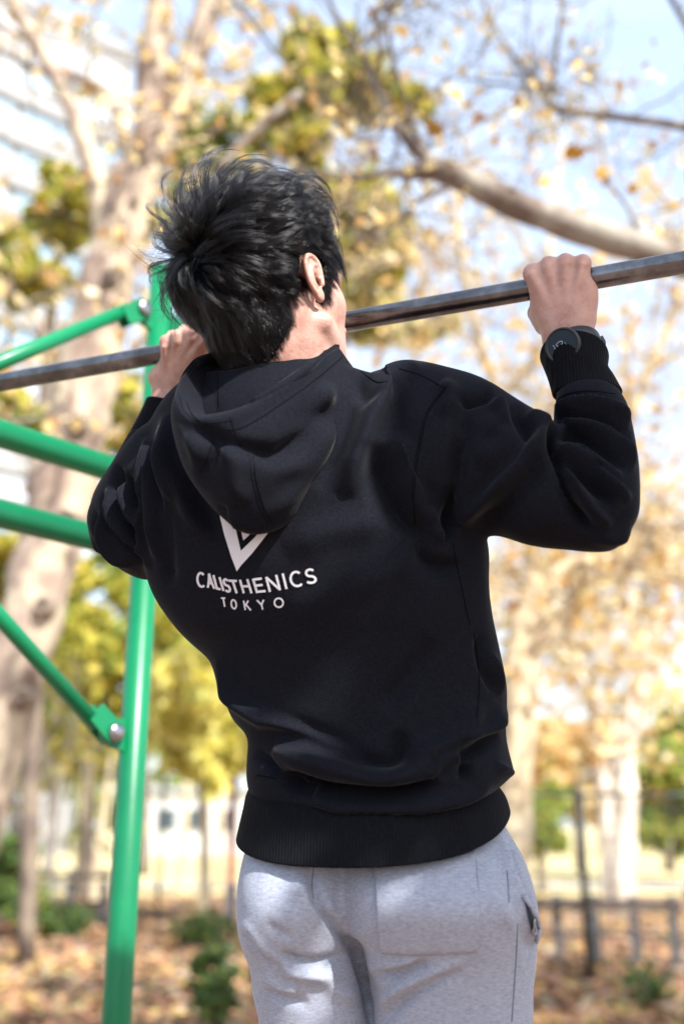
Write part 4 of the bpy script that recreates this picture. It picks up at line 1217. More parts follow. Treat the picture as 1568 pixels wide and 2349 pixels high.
# ---------------------------------------------------------------- print on the back, laid on the cloth
def on_back(pts2, faces, off, name, m, parent):
    V = [on_cloth([t_hoodie], x, y, off) for x, y in pts2]
    if any(v is None for v in V): return None
    me = mesh(name, [tuple(v) for v in V], faces)
    return link(name, me, m, parent)

def dense_poly(poly, step=5.0):
    """flat print shape as a fine triangle net so that it follows the pleats"""
    bm = bmesh.new()
    vs = [bm.verts.new((x, y, 0)) for x, y in poly]
    f = bm.faces.new(vs); f.normal_update()
    bmesh.ops.triangulate(bm, faces=[f])
    for _ in range(5):
        es = [e for e in bm.edges if e.calc_length() > step]
        if not es: break
        bmesh.ops.subdivide_edges(bm, edges=es, cuts=1)
        bmesh.ops.triangulate(bm, faces=[f for f in bm.faces if len(f.verts) > 3])
    bm.verts.index_update()
    P = [(v.co.x, v.co.y) for v in bm.verts]
    F = [tuple(v.index for v in f.verts) for f in bm.faces]
    bm.free()
    return P, F

def stroke_poly(pts, w, closed=False):
    """a ribbon of width w along pts -> list of quads polygons merged as strip"""
    P = np.array(pts, float); n = len(P)
    L = []; Rr = []
    for i in range(n):
        if closed: a, b = P[(i - 1) % n], P[(i + 1) % n]
        else: a, b = P[max(i - 1, 0)], P[min(i + 1, n - 1)]
        t = (b - a) / np.linalg.norm(b - a)
        nrm = np.array([-t[1], t[0]])
        # mitre
        k = 1.0
        if 0 < i < n - 1 or closed:
            t1 = P[i] - P[(i - 1) % n]; t1 /= np.linalg.norm(t1)
            k = 1 / max(0.5, abs(np.dot(nrm, np.array([-t1[1], t1[0]]))))
        L.append(P[i] + nrm * w / 2 * k); Rr.append(P[i] - nrm * w / 2 * k)
    return L, Rr

def ribbon(pts, w, closed=False):
    L, Rr = stroke_poly(pts, w, closed)
    V = L + Rr; n = len(L)
    F = [(i, (i + 1) % n, n + (i + 1) % n, n + i) for i in range(n if closed else n - 1)]
    return V, F

# letters in a unit box (x 0..1 left to right, y 0..1 downwards); strokes of fixed pen width
def arc(cx, cy, rx, ry, a0, a1, n=14):
    return [(cx + rx * math.cos(R(a0 + (a1 - a0) * i / n)), cy - ry * math.sin(R(a0 + (a1 - a0) * i / n))) for i in range(n + 1)]
def ln(a, b, n=4): return [(a[0] + (b[0] - a[0]) * i / n, a[1] + (b[1] - a[1]) * i / n) for i in range(n + 1)]
GL = {
    'C': [arc(0.54, 0.5, 0.47, 0.46, 48, 312, 18)],
    'A': [ln((0.06, 1), (0.5, 0)), ln((0.5, 0), (0.94, 1)), ln((0.22, 0.66), (0.78, 0.66))],
    'L': [ln((0.1, 0), (0.1, 1)), ln((0.03, 0.93), (0.95, 0.93))],
    'I': [ln((0.5, 0), (0.5, 1))],
    'S': [arc(0.5, 0.26, 0.38, 0.21, 30, 180, 9) + arc(0.5, 0.26, 0.38, 0.24, 190, 262, 4) + arc(0.5, 0.74, 0.40, 0.24, 82, 0, 6)[0:] + arc(0.5, 0.74, 0.40, 0.21, -10, -150, 9)],
    'T': [ln((0, 0.07), (1, 0.07)), ln((0.5, 0.07), (0.5, 1))],
    'H': [ln((0.08, 0), (0.08, 1)), ln((0.92, 0), (0.92, 1)), ln((0.08, 0.5), (0.92, 0.5))],
    'E': [ln((0.12, 0), (0.12, 1)), ln((0.04, 0.07), (0.95, 0.07)), ln((0.12, 0.5), (0.86, 0.5)), ln((0.04, 0.93), (0.98, 0.93))],
    'N': [ln((0.08, 1), (0.08, 0)), ln((0.08, 0.03), (0.92, 0.97)), ln((0.92, 1), (0.92, 0))],
    'O': [arc(0.5, 0.5, 0.46, 0.45, 0, 345, 24)],
    'K': [ln((0.1, 0), (0.1, 1)), ln((0.14, 0.6), (0.9, 0)), ln((0.36, 0.42), (0.95, 1))],
    'Y': [ln((0.05, 0), (0.5, 0.55)), ln((0.95, 0), (0.5, 0.55)), ln((0.5, 0.52), (0.5, 1))],
}
def letter(ch, quad, pen, name):
    """quad: corner places TL, TR, BR, BL of the letter as it lies on the cloth"""
    TL, TR, BR, BL = [np.array(cP(*q)) for q in quad]
    V = []; F = []
    for st in GL[ch]:
        P = [TL * (1 - x) * (1 - y) + TR * x * (1 - y) + BR * x * y + BL * (1 - x) * y for x, y in st]
        v, f = ribbon(P, pen, closed=(ch == 'O'))
        k = len(V); V += list(v); F += [tuple(i + k for i in q) for q in f]
        yield_off = 0
    Q = [on_cloth([t_hoodie], x, y, 0.0009 + 0.00004 * i) for i, (x, y) in enumerate(V)]
    Q = [on_cloth([t_hoodie], x, y, 0.0009) for x, y in V]
    if any(q is None for q in Q): return
    # each stroke a hair above the one before, so crossing strokes never share a plane
    off = 0; out_ = []; base = 0
    b = MB(); pos = 0
    for si, st in enumerate(GL[ch]):
        n = len(st) * 2
        nrm = Vector((0, -1, 0.1)).normalized()
        b.add([Vector(Q[pos + j]) + nrm * 0.00012 * si for j in range(n)], [tuple(i - pos for i in f) for f in F if pos <= f[0] < pos + n])
        pos += n
    b.build(name, M_print, hoodie, smooth=False)
# measured boxes of the letters in the zoomed crop
CAL = [('C', (118, 588, 200, 598, 210, 752, 122, 740)), ('A', (228, 604, 262, 606, 306, 762, 228, 750)), ('L', (287, 620, 322, 636, 370, 778, 325, 768)),
       ('I', (343, 640, 362, 645, 405, 785, 385, 782)), ('S', (383, 655, 440, 660, 475, 800, 412, 795)), ('T', (440, 668, 528, 672, 560, 812, 500, 806)),
       ('H', (556, 670, 645, 662, 690, 808, 595, 808)), ('E', (684, 660, 790, 645, 832, 796, 728, 806)), ('N', (822, 642, 945, 618, 985, 775, 862, 795)),
       ('I', (990, 606, 1015, 603, 1055, 762, 1030, 768)), ('C', (1066, 590, 1190, 575, 1226, 735, 1085, 748)), ('S', (1226, 562, 1330, 550, 1362, 705, 1240, 715))]
TOK = [('T', (366, 850, 412, 852, 420, 948, 395, 946)), ('O', (466, 872, 520, 870, 534, 970, 478, 972)), ('K', (594, 884, 655, 884, 680, 984, 612, 980)),
       ('Y', (734, 880, 812, 876, 815, 976, 780, 978)), ('O', (912, 856, 1008, 854, 1014, 956, 916, 958))]
for ch, q in CAL: letter(ch, [(q[0], q[1]), (q[2], q[3]), (q[4], q[5]), (q[6], q[7])], 5.2, 'letter')
for ch, q in TOK: letter(ch, [(q[0], q[1]), (q[2], q[3]), (q[4], q[5]), (q[6], q[7])], 3.6, 'letter')
def emblem(poly):
    P, F = dense_poly([cP(*p) for p in poly], 6.0)
    on_back(P, F, 0.0009, 'emblem', M_print, hoodie)
emblem([(340, -60), (480, -20), (572, 372), (700, 250), (820, 120), (900, -20), (1000, -70), (850, 190), (690, 395), (575, 520), (530, 582), (470, 425), (405, 215)])
emblem([(560, 60), (850, 60), (690, 180), (597, 266), (578, 180)])

# ---------------------------------------------------------------- sweatpants
def lg(xa, xb, ya, yb, Yc, Tb, Tf, yaw=0.016, tilt=0, ex=2.2): xa = xa + 10; return (xa, ya, Yc + yaw, xb, yb, Yc - yaw, Tb, Tf, tilt, ex)
lleg = [lg(620, 870, 1780, 1780, 1.29, 0.060, 0.07), lg(574, 880, 1910, 1900, 1.288, 0.085, 0.09), lg(555, 855, 2000, 1995, 1.283, 0.106, 0.10),
        lg(551, 842, 2080, 2075, 1.28, 0.115, 0.10), lg(556, 832, 2150, 2140, 1.285, 0.106, 0.10), lg(575, 836, 2215, 2205, 1.29, 0.088, 0.095),
        lg(584, 842, 2280, 2275, 1.295, 0.080, 0.092), lg(598, 854, 2360, 2360, 1.30, 0.076, 0.088), lg(610, 850, 2600, 2600, 1.31, 0.066, 0.08),
        lg(625, 835, 3000, 3000, 1.32, 0.055, 0.066), lg(645, 815, 3500, 3500, 1.32, 0.045, 0.055), lg(665, 790, 4100, 4100, 1.32, 0.036, 0.04)]
rleg = [lg(790, 1110, 1780, 1780, 1.28, 0.060, 0.07), lg(765, 1150, 1900, 1880, 1.27, 0.080, 0.09), lg(758, 1200, 1985, 1970, 1.25, 0.104, 0.10),
        lg(772, 1228, 2070, 2060, 1.24, 0.118, 0.10), lg(800, 1236, 2150, 2125, 1.245, 0.108, 0.10), lg(830, 1230, 2210, 2195, 1.25, 0.092, 0.098),
        lg(845, 1224, 2280, 2270, 1.255, 0.084, 0.094), lg(852, 1222, 2360, 2360, 1.26, 0.080, 0.09), lg(862, 1190, 2600, 2600, 1.27, 0.070, 0.082),
        lg(885, 1150, 3000, 3000, 1.28, 0.058, 0.068), lg(900, 1110, 3500, 3500, 1.28, 0.047, 0.056), lg(915, 1080, 4100, 4100, 1.28, 0.037, 0.042)]
pm, PV, PE = remesh([loft(lleg, 56, 4), loft(rleg, 56, 4)], 0.0038, 7)
if DETAIL: PV = wrinkle(pm, PV, 0.0022, 0.09, (1, 1, 1), 40); PV = wrinkle(pm, PV, 0.0006, 0.03, (1, 1, 1), 47)
pf = [
    (S6((545, 1010), (535, 1130), (570, 1200), (640, 1290), (715, 1380), (745, 1450), (775, 1560), (790, 1700)), -0.012, 10, 1.5),
    (S6((440, 1095), (500, 1130), (555, 1200), (590, 1260)), 0.0045, 24, 0.7),
    (S6((590, 1170), (650, 1270), (720, 1350)), 0.006, 12, 0.8),
    (S6((220, 1255), (300, 1370), (400, 1450), (520, 1490), (640, 1480)), 0.007, 17, 0.7),
    (S6((390, 1395), (470, 1440), (580, 1440), (700, 1405)), -0.009, 9, 1.2),
    (S6((230, 1300), (320, 1410), (430, 1480)), -0.008, 9, 1.2),
    (S6((340, 1270), (390, 1310), (450, 1335)), -0.004, 9, 1),
    (S6((330, 1560), (420, 1600), (520, 1625)), -0.005, 11, 1),
    (S6((300, 1480), (400, 1545), (480, 1560)), 0.005, 15, 1),
    (S6((560, 1480), (640, 1560), (735, 1610)), 0.005, 18, 1),
    (S6((1190, 1470), (1060, 1520), (930, 1600), (840, 1690)), -0.007, 12, 1.3),
    (S6((1180, 1440), (1040, 1500), (900, 1570), (830, 1640)), 0.007, 14, 0.8),
    (S6((1045, 1435), (930, 1475), (790, 1500)), -0.007, 10, 1.2),
    (S6((1000, 1420), (890, 1450), (780, 1460)), 0.005, 12, 1),
    (S6((760, 1420), (800, 1490), (870, 1530)), 0.004, 12, 1),
    (S6((830, 1250), (700, 1330), (620, 1250)), 0.002, 20, 1),
    # side pocket flap on the right hip
    (S6((1370, 900), (1400, 1050), (1460, 1200), (1520, 1345)), 0.008, 12, 0.35),
    (S6((1395, 880), (1425, 1030), (1485, 1180), (1505, 1290)), -0.009, 7, 1),
    (S6((1290, 1000), (1330, 1130), (1400, 1260), (1500, 1370)), 0.004, 18, 1),
    (S6((1420, 1250), (1460, 1340), (1510, 1390)), -0.004, 12, 1),
    (S6((1250, 940), (1262, 1100), (1258, 1380)), 0.002, 7, 0.4),
    (S6((830, 1395), (1000, 1402), (1255, 1392)), -0.002, 6, 0.5),
]
PV = fold(pm, PV, pf, gain=1.35)
PV = lap(PV, PE, 2); pm.vertices.foreach_set('co', PV.astype(np.float32).ravel()); pm.update()
pants = link('sweatpants', pm, M_marl, person)
t_pants = bvh(pm)
def psew(pts, rad=0.0007): return sew(pts, rad, [t_pants], pants, M_marl_thread)
psew(S6((545, 985), (533, 1100), (540, 1165)))
# the patch pocket is its own raised cloth
pk = [(812, 1000), (960, 1005), (1110, 995), (1245, 960), (1255, 1100), (1262, 1250), (1256, 1385), (1120, 1396), (980, 1400), (838, 1390), (822, 1250), (816, 1120)]
pc = cr(np.array(S6(*(pk + [pk[0]]))), 4)[:-1]
P2, F2 = dense_poly([tuple(p) for p in S6(*pk)], 9.0)
Vp = [on_cloth([t_pants], x, y, 0.0016) for x, y in P2]
pkm = mesh('back_pocket', [tuple(v) for v in Vp], F2)
po = link('back_pocket', pkm, M_marl, pants)
s = po.modifiers.new('thickness', 'SOLIDIFY'); s.thickness = 0.0016; s.offset = -1
t_pk = bvh(pkm)
sew(S6((812, 1010), (816, 1120), (822, 1250), (836, 1389)), 0.0007, [t_pk, t_pants], pants, M_marl_thread)
sew(S6((836, 1389), (980, 1399), (1120, 1395), (1256, 1384)), 0.0007, [t_pk, t_pants], pants, M_marl_thread)
sew(S6((1256, 1384), (1262, 1250), (1255, 1100), (1246, 965)), 0.0006, [t_pk, t_pants], pants, M_marl_thread)
sew(S6((850, 1378), (980, 1386), (1120, 1382), (1244, 1372)), 0.0004, [t_pk, t_pants], pants, M_marl_thread)
psew(S6((1385, 1040), (1390, 1120), (1392, 1180)))
psew(S6((1430, 1270), (1425, 1400), (1415, 1550), (1405, 1700)), 0.0008)
# zip of the side pocket
za = [on_cloth([t_pants], *q, off=0.0012) for q in S6((1468, 1185), (1482, 1235), (1494, 1290), (1496, 1320))]
if all(z is not None for z in za):
    Pz, Fz = dense_poly(S6((1458, 1165), (1476, 1195), (1497, 1245), (1507, 1295), (1502, 1330), (1488, 1298), (1475, 1245)), 5.0)
    Vz = [on_cloth([t_pants], x, y, 0.0014) for x, y in Pz]
    if all(v is not None for v in Vz): link('pocket_opening', mesh('pocket_opening', [tuple(v) for v in Vz], Fz), M_pocket_hole, pants)  # flat dark patch laid on the cloth, the hole's shade put into its colour
    Qz = [on_cloth([t_pants], *q, off=0.0022) for q in cr(S6((1452, 1150), (1480, 1190), (1506, 1245), (1517, 1300), (1508, 1345)), 5)]
    Qz = [tuple(q) for q in Qz if q is not None]
    if len(Qz) > 4: MB().tube(Qz, 0.0022, 8).build('pocket_edge', M_marl, pants)
    zb = MB()
    zq = [on_cloth([t_pants], *q, off=0.0032) for q in S6((1496, 1245), (1497, 1275), (1490, 1297), (1499, 1312))]
    if all(z is not None for z in zq): zb.tube([tuple(z) for z in zq], [0.0012, 0.0016, 0.0022, 0.0014], 8).build('zip_puller', M_zip, pants)

# ---------------------------------------------------------------- signed-distance modelling for skin
def surface_nets(f, org, h):
    nx, ny, nz = f.shape
    s = f < 0
    cnt = np.zeros((nx - 1, ny - 1, nz - 1), np.int8)
    cs = [(i, j, k) for i in (0, 1) for j in (0, 1) for k in (0, 1)]
    for i, j, k in cs: cnt += s[i:nx - 1 + i, j:ny - 1 + j, k:nz - 1 + k]
    act = np.argwhere((cnt > 0) & (cnt < 8))
    acc = np.zeros((len(act), 3)); num = np.zeros(len(act))
    val = {c: f[act[:, 0] + c[0], act[:, 1] + c[1], act[:, 2] + c[2]] for c in cs}
    for a in cs:
        for ax in range(3):
            if a[ax]: continue
            b = list(a); b[ax] = 1; b = tuple(b)
            va, vb = val[a], val[b]
            m = (va < 0) != (vb < 0)
            t = np.where(m, va / np.where(m, va - vb, 1), 0)
            p = np.array(a, float)[None] + t[:, None] * np.eye(3)[ax]
            acc[m] += p[m]; num[m] += 1
    V = (act + acc / num[:, None]) * h + np.asarray(org)
    idx = -np.ones((nx - 1, ny - 1, nz - 1), np.int64); idx[act[:, 0], act[:, 1], act[:, 2]] = np.arange(len(act))
    F = []
    for ax in range(3):
        o1, o2 = [a for a in range(3) if a != ax]
        if ax == 1: o1, o2 = o2, o1
        sl0 = [slice(None)] * 3; sl1 = [slice(None)] * 3
        sl0[ax] = slice(0, -1); sl1[ax] = slice(1, None)
        ch = s[tuple(sl0)] != s[tuple(sl1)]
        E = np.argwhere(ch)
        E = E[(E[:, o1] > 0) & (E[:, o2] > 0) & (E[:, o1] < f.shape[o1] - 1) & (E[:, o2] < f.shape[o2] - 1)]
        neg = s[E[:, 0], E[:, 1], E[:, 2]]
        d1 = np.zeros(3, int); d1[o1] = 1; d2 = np.zeros(3, int); d2[o2] = 1
        q = [E - d1 - d2, E - d2, E, E - d1]
        q = np.stack([idx[c[:, 0], c[:, 1], c[:, 2]] for c in q], 1)
        q[~neg] = q[~neg][:, ::-1]
        F.append(q)
    return V, np.vstack(F)

class SDF:
    def __init__(s, lo, hi, h, T=None):
        """grid in a local frame; T (4x4) takes local to world"""
        s.h = h; s.lo = np.array(lo, float); s.T = T
        n = np.ceil((np.array(hi) - s.lo) / h).astype(int)
        ax = [s.lo[i] + np.arange(n[i]) * h for i in range(3)]
        s.ax = ax
        s.f = np.full(tuple(n), 1.0, np.float32)
    def _sub(s, c0, c1, pad):
        lo = np.minimum(c0, c1) - pad; hi = np.maximum(c0, c1) + pad
        sl = []
        for i in range(3):
            a = int(np.clip((lo[i] - s.lo[i]) / s.h, 0, s.f.shape[i])); b = int(np.clip((hi[i] - s.lo[i]) / s.h + 1, 0, s.f.shape[i]))
            sl.append(slice(a, b))
        X, Y, Z = np.meshgrid(s.ax[0][sl[0]], s.ax[1][sl[1]], s.ax[2][sl[2]], indexing='ij', sparse=True)
        return tuple(sl), X, Y, Z
    def _put(s, sl, d, k, sub=False):
        g = s.f[sl]
        if sub:
            d = -d
            h = np.clip(0.5 - 0.5 * (g - d) / max(k, 1e-6), 0, 1)
            s.f[sl] = g * (1 - h) + d * h + k * h * (1 - h)
        else:
            h = np.clip(0.5 + 0.5 * (g - d) / max(k, 1e-6), 0, 1)
            s.f[sl] = g * (1 - h) + d * h - k * h * (1 - h)
    def cap(s, a, b, ra, rb, k=0.004, sub=False):
        a = np.asarray(a, float); b = np.asarray(b, float)
        sl, X, Y, Z = s._sub(a, b, max(ra, rb) + k + 0.02)
        ab = b - a; L = max(ab @ ab, 1e-12)
        t = np.clip(((X - a[0]) * ab[0] + (Y - a[1]) * ab[1] + (Z - a[2]) * ab[2]) / L, 0, 1)
        d = np.sqrt((X - a[0] - t * ab[0]) ** 2 + (Y - a[1] - t * ab[1]) ** 2 + (Z - a[2] - t * ab[2]) ** 2) - (ra + (rb - ra) * t)
        s._put(sl, d, k, sub)
    def ell(s, c, r, k=0.004, sub=False, rot=None):
        c = np.asarray(c, float); r = np.asarray(r, float)
        sl, X, Y, Z = s._sub(c, c, r.max() + k + 0.02)
        x, y, z = X - c[0], Y - c[1], Z - c[2]
        if rot is not None:
            M = np.array(rot)
            x, y, z = M[0, 0] * x + M[1, 0] * y + M[2, 0] * z, M[0, 1] * x + M[1, 1] * y + M[2, 1] * z, M[0, 2] * x + M[1, 2] * y + M[2, 2] * z
        k0 = np.sqrt((x / r[0]) ** 2 + (y / r[1]) ** 2 + (z / r[2]) ** 2)
        k1 = np.sqrt((x / r[0] ** 2) ** 2 + (y / r[1] ** 2) ** 2 + (z / r[2] ** 2) ** 2)
        d = k0 * (k0 - 1) / np.maximum(k1, 1e-6)
        s._put(sl, d, k, sub)
    def mesh(s):
        V, F = surface_nets(s.f, s.lo, s.h)
        if s.T is not None:
            M = np.array(s.T); V = V @ M[:3, :3].T + M[:3, 3]
        return V, F
def frame(x, y, z, o):
    M = np.eye(4); M[:3, 0] = x; M[:3, 1] = y; M[:3, 2] = z; M[:3, 3] = o
    return M

# ---- bar (needed for the grip): axis from left far end to right near end
BAR_A = np.array([-0.5375, 1.4320, EYE + 0.665]); BAR_B = np.array([0.4229, 1.0820, EYE + 0.665])
BAR_D = (BAR_B - BAR_A) / np.linalg.norm(BAR_B - BAR_A)
BAR_R = 0.0142
def bar_at(x):
    t = (x - 784) / FOC      # where the line of sight of column x meets the bar
    # point p = A + k D with p.x / depth = t
    f = lambda p: p[0] - t * (p[1] * CT + (p[2] - EYE) * ST)
    fa, fb = f(BAR_A), f(BAR_B)
    return BAR_A + (BAR_B - BAR_A) * (fa / (fa - fb))

# ---- hands gripping the bar
def hand(xpx, wrist_px, wrist_Y, fore_px, fore_Y, side):
    """side=+1: right hand (little finger towards BAR_B); local x along bar, y away from the viewer, z up the back of the hand"""
    O = bar_at(xpx)
    wr = npv(W(*wrist_px, wrist_Y)); fo = npv(W(*fore_px, fore_Y))
    z = O - wr; z = z - BAR_D * (z @ BAR_D) * 0.0
    zz = z - BAR_D * (z @ BAR_D); zz /= np.linalg.norm(zz)
    x = BAR_D
    y = np.cross(zz, x)
    if y[1] < 0: y = -y
    # keep the hand frame square to the bar, right-handed
    M = frame(x, y, zz, O)
    inv = np.linalg.inv(M)
    lw = (inv @ np.append(wr, 1))[:3]; lf = (inv @ np.append(fo, 1))[:3]
    S = SDF((-0.085, -0.07, min(lf[2], lw[2]) - 0.05), (0.085, 0.085, 0.06), 0.00105, M)
    q = side
    xs = [0.0320 * q, 0.0108 * q, -0.0108 * q, -0.0318 * q]        # little, ring, middle, index
    rr = [0.0088, 0.0097, 0.0102, 0.0100]
    zt = [0.0125, 0.0165, 0.0165, 0.0115]
    for i, (xx, r) in enumerate(zip(xs, rr)):
        mcp = np.array([xx, -0.0225 - 0.002 * (i in (1, 2)), zt[i] - 0.003])
        pip = np.array([xx * 0.98, 0.0165, zt[i] + 0.0085])
        mid = np.array([xx * 0.99, -0.004, zt[i] + 0.0095])
        dip = np.array([xx * 0.97, 0.0285, -0.004])
        tip = np.array([xx * 0.96, 0.0200, -0.0225])
        # metacarpal from wrist to knuckle
        base = np.array([lw[0] + (xx - lw[0]) * 0.42, lw[1] * 0.6 - 0.008, lw[2] + 0.016])
        S.cap(base, mcp, 0.0135, r * 1.08, 0.012)
        S.cap(mcp, mid, r * 1.10, r, 0.005)
        S.cap(mid, pip, r, r * 0.98, 0.003)
        S.cap(pip, dip, r * 0.95, r * 0.85, 0.002)
        S.cap(dip, tip, r * 0.85, r * 0.76, 0.002)
        S.ell(mcp + np.array([0, -0.0045, 0.001]), (0.0068, 0.0055, 0.0085), 0.005)
        
        if i < 3:   # hollow between two knuckles
            xm = (xx + xs[i + 1]) / 2
            S.cap((xm, -0.034, zt[i] + 0.003), (xm, -0.0355, zt[i] - 0.016), 0.0016, 0.0008, 0.008, sub=True)
    # body of the palm, heel, web of the thumb
    S.ell(((lw[0] * 0.4), -0.004, -0.030), (0.0400, 0.0150, 0.042), 0.014)
    S.cap((lw[0] + 0.020 * q, lw[1] * 0.7 - 0.002, lw[2] + 0.028), (0.032 * q, -0.006, -0.022), 0.0150, 0.0130, 0.012)
    S.cap((lw[0] - 0.014 * q, lw[1] * 0.7 + 0.002, lw[2] + 0.030), (-0.025 * q, 0.006, -0.036), 0.0160, 0.0145, 0.012)
    # tendons
    for i, xx in enumerate(xs):
        S.cap((lw[0] + (xx - lw[0]) * 0.35, lw[1] * 0.7 - 0.0185, lw[2] + 0.030), (xx, -0.0335, zt[i] - 0.012), 0.0012, 0.0018, 0.009)
    # thumb: out from the heel, under the bar, closing on the first finger
    t0 = (-0.022 * q, 0.008, -0.050); t1 = (-0.034 * q, 0.017, -0.026); t2 = (-0.030 * q, 0.0285, -0.0240); t3 = (-0.014 * q, 0.036, -0.020)
    S.cap(t0, t1, 0.0150, 0.0115, 0.008); S.cap(t1, t2, 0.0112, 0.0100, 0.004); S.cap(t2, t3, 0.0100, 0.0086, 0.003)
    # wrist and forearm (flattened: two rods)
    ax = lf - lw; ax /= np.linalg.norm(ax)
    for w in (-1, 1):
        S.cap(lw + np.array([0.0118 * w, 0, 0.026]), lw + np.array([0.0120 * w, 0, 0]), 0.0172, 0.0165, 0.012)
        S.cap(lw + np.array([0.0120 * w, 0, 0]), lf + np.array([0.0130 * w, 0, 0]), 0.0168, 0.020, 0.012)
    S.ell(lw + np.array([0.021 * q, -0.006, -0.006]), (0.008, 0.010, 0.010), 0.008)     # ulna head
    V, F = S.mesh()
    return V, F, M, lw
HR = hand(1284, (1303, 785), 1.128, (1345, 920), 1.092, +1)
HL = hand(446, (397, 905), 1.345, (350, 1010), 1.325, -1)
# ---------------------------------------------------------------- head
YAW, HP, ROLL = R(41), R(13), R(-3)
hy = np.array([math.sin(YAW) * math.cos(HP), math.cos(YAW) * math.cos(HP), math.sin(HP)])
hx = np.array([math.cos(YAW), -math.sin(YAW), 0.0])
hz = np.cross(hx, hy)
hx, hz = hx * math.cos(ROLL) - hz * math.sin(ROLL), hz * math.cos(ROLL) + hx * math.sin(ROLL)
EAR_L = np.array([0.0775, -0.004, -0.004])
EAR_W = npv(W(729, 637, 1.062))
HS = 1.06
HC = EAR_W - HS * (hx * EAR_L[0] + hy * EAR_L[1] + hz * EAR_L[2])
HM = frame(hx * HS, hy * HS, hz * HS, HC)
HI = np.linalg.inv(HM)
neck_w = npv(W(655, 900, 1.150)); neck_l = (HI @ np.append(neck_w, 1))[:3]
S = SDF((-0.105, -0.135, -0.215), (0.105, 0.135, 0.145), 0.0014, HM)
S.ell((0, -0.016, 0.034), (0.0735, 0.0945, 0.082), 0.01)
S.ell((0, 0.022, 0.030), (0.064, 0.078, 0.070), 0.02)
S.ell((0, 0.036, -0.030), (0.057, 0.058, 0.070), 0.02)
S.ell((0, 0.046, -0.070), (0.038, 0.040, 0.036), 0.025)
for q in (-1, 1):
    S.ell((0.039 * q, 0.049, -0.014), (0.021, 0.024, 0.020), 0.018)
    S.cap((0.060 * q, 0.008, -0.050), (0.028 * q, 0.060, -0.088), 0.0135, 0.012, 0.018)
    S.ell((0.031 * q, 0.097, 0.010), (0.018, 0.012, 0.0115), 0.008, sub=True)
    S.cap((0.012 * q, 0.088, 0.024), (0.042 * q, 0.076, 0.026), 0.006, 0.005, 0.014)
    S.cap((0.050 * q, -0.022, -0.030), (0.030 * q, 0.030, -0.150), 0.014, 0.014, 0.02)
S.cap((0, 0.094, 0.012), (0, 0.114, -0.022), 0.0075, 0.0115, 0.008)
for q in (-1, 1): S.ell((0.012 * q, 0.104, -0.027), (0.008, 0.009, 0.007), 0.005)
S.cap((-0.016, 0.0965, -0.049), (0.016, 0.0965, -0.049), 0.0055, 0.0055, 0.006)
S.cap((-0.014, 0.0955, -0.0585), (0.014, 0.0955, -0.0585), 0.0062, 0.0062, 0.006)
S.cap((-0.020, 0.1045, -0.0535), (0.020, 0.1045, -0.0535), 0.0012, 0.0012, 0.003, sub=True)
S.ell((0, 0.084, -0.090), (0.018, 0.016, 0.014), 0.012)
# neck
S.cap((0.0, -0.030, -0.050), neck_l + np.array([0.0, 0, 0.0]), 0.050, 0.058, 0.022)
S.cap((0.0, 0.0, -0.070), neck_l + np.array([0, 0.015, 0]), 0.038, 0.046, 0.03)
# ears
ES = 0.86
def earell(c, r, k, **kw): S.ell(c, tuple(q * ES for q in r), k, **kw)
def earcap(a, b, ra, rb, k, **kw): S.cap(a, b, ra * ES, rb * ES, k, **kw)
for q in (-1, 1):
    fl = R(6)       # ears stand off the head
    def E_(p):       # p: (back->front, up, out) in ear plane, to head space
        p = tuple(v * ES for v in p); yb = p[0]; out_ = p[2]
        # hinge near the front edge of the ear
        yy = 0.016 + (yb - 0.016) * math.cos(fl) + out_ * math.sin(fl) * -1 * 0
        xx = 0.0720 + (0.016 - yb) * math.sin(fl) + out_ * math.cos(fl)
        return np.array([xx * q, yy - 0.006, p[1] - 0.006])
    helix = [(0.013, 0.004), (0.012, 0.020), (0.006, 0.029), (-0.004, 0.0325), (-0.014, 0.029), (-0.0195, 0.019), (-0.0195, 0.006), (-0.016, -0.008), (-0.009, -0.020)]
    hc = cr(helix, 4)
    rot = np.column_stack([np.array([q * math.cos(fl), math.sin(fl), 0]), np.array([-q * math.sin(fl), math.cos(fl), 0]), np.array([0, 0, 1.0])])
    earell(E_((-0.004, 0.006, 0.001)), (0.0042, 0.0165, 0.027), 0.004, rot=rot)
    earell(E_((0.002, -0.018, 0.0)), (0.0050, 0.0085, 0.0125), 0.004, rot=rot)
    for a, b in zip(hc[:-1], hc[1:]):
        earcap(E_((a[0], a[1], 0.0035)), E_((b[0], b[1], 0.0035)), 0.0029, 0.0029, 0.002)
    ah = cr([(0.004, 0.020), (-0.005, 0.018), (-0.0105, 0.009), (-0.010, -0.003), (-0.004, -0.013)], 4)
    for a, b in zip(ah[:-1], ah[1:]):
        earcap(E_((a[0], a[1], 0.0045)), E_((b[0], b[1], 0.0045)), 0.0024, 0.0024, 0.002)
    earell(E_((0.000, -0.001, 0.0065)), (0.0072, 0.0075, 0.0105), 0.002, sub=True, rot=rot)
    earell(E_((0.004, -0.003, 0.0)), (0.010, 0.004, 0.006), 0.002, sub=True, rot=rot)
    earcap(E_((0.0105, 0.001, 0.005)), E_((0.0095, -0.006, 0.005)), 0.0034, 0.003, 0.002)      # tragus
    earell(E_((0.001, -0.0225, 0.003)), (0.0042, 0.0078, 0.0085), 0.003, rot=rot)               # lobe
head_f = S.f.copy(); head_ax = S.ax; head_h = S.h; head_lo = S.lo
NV, NF = S.mesh()

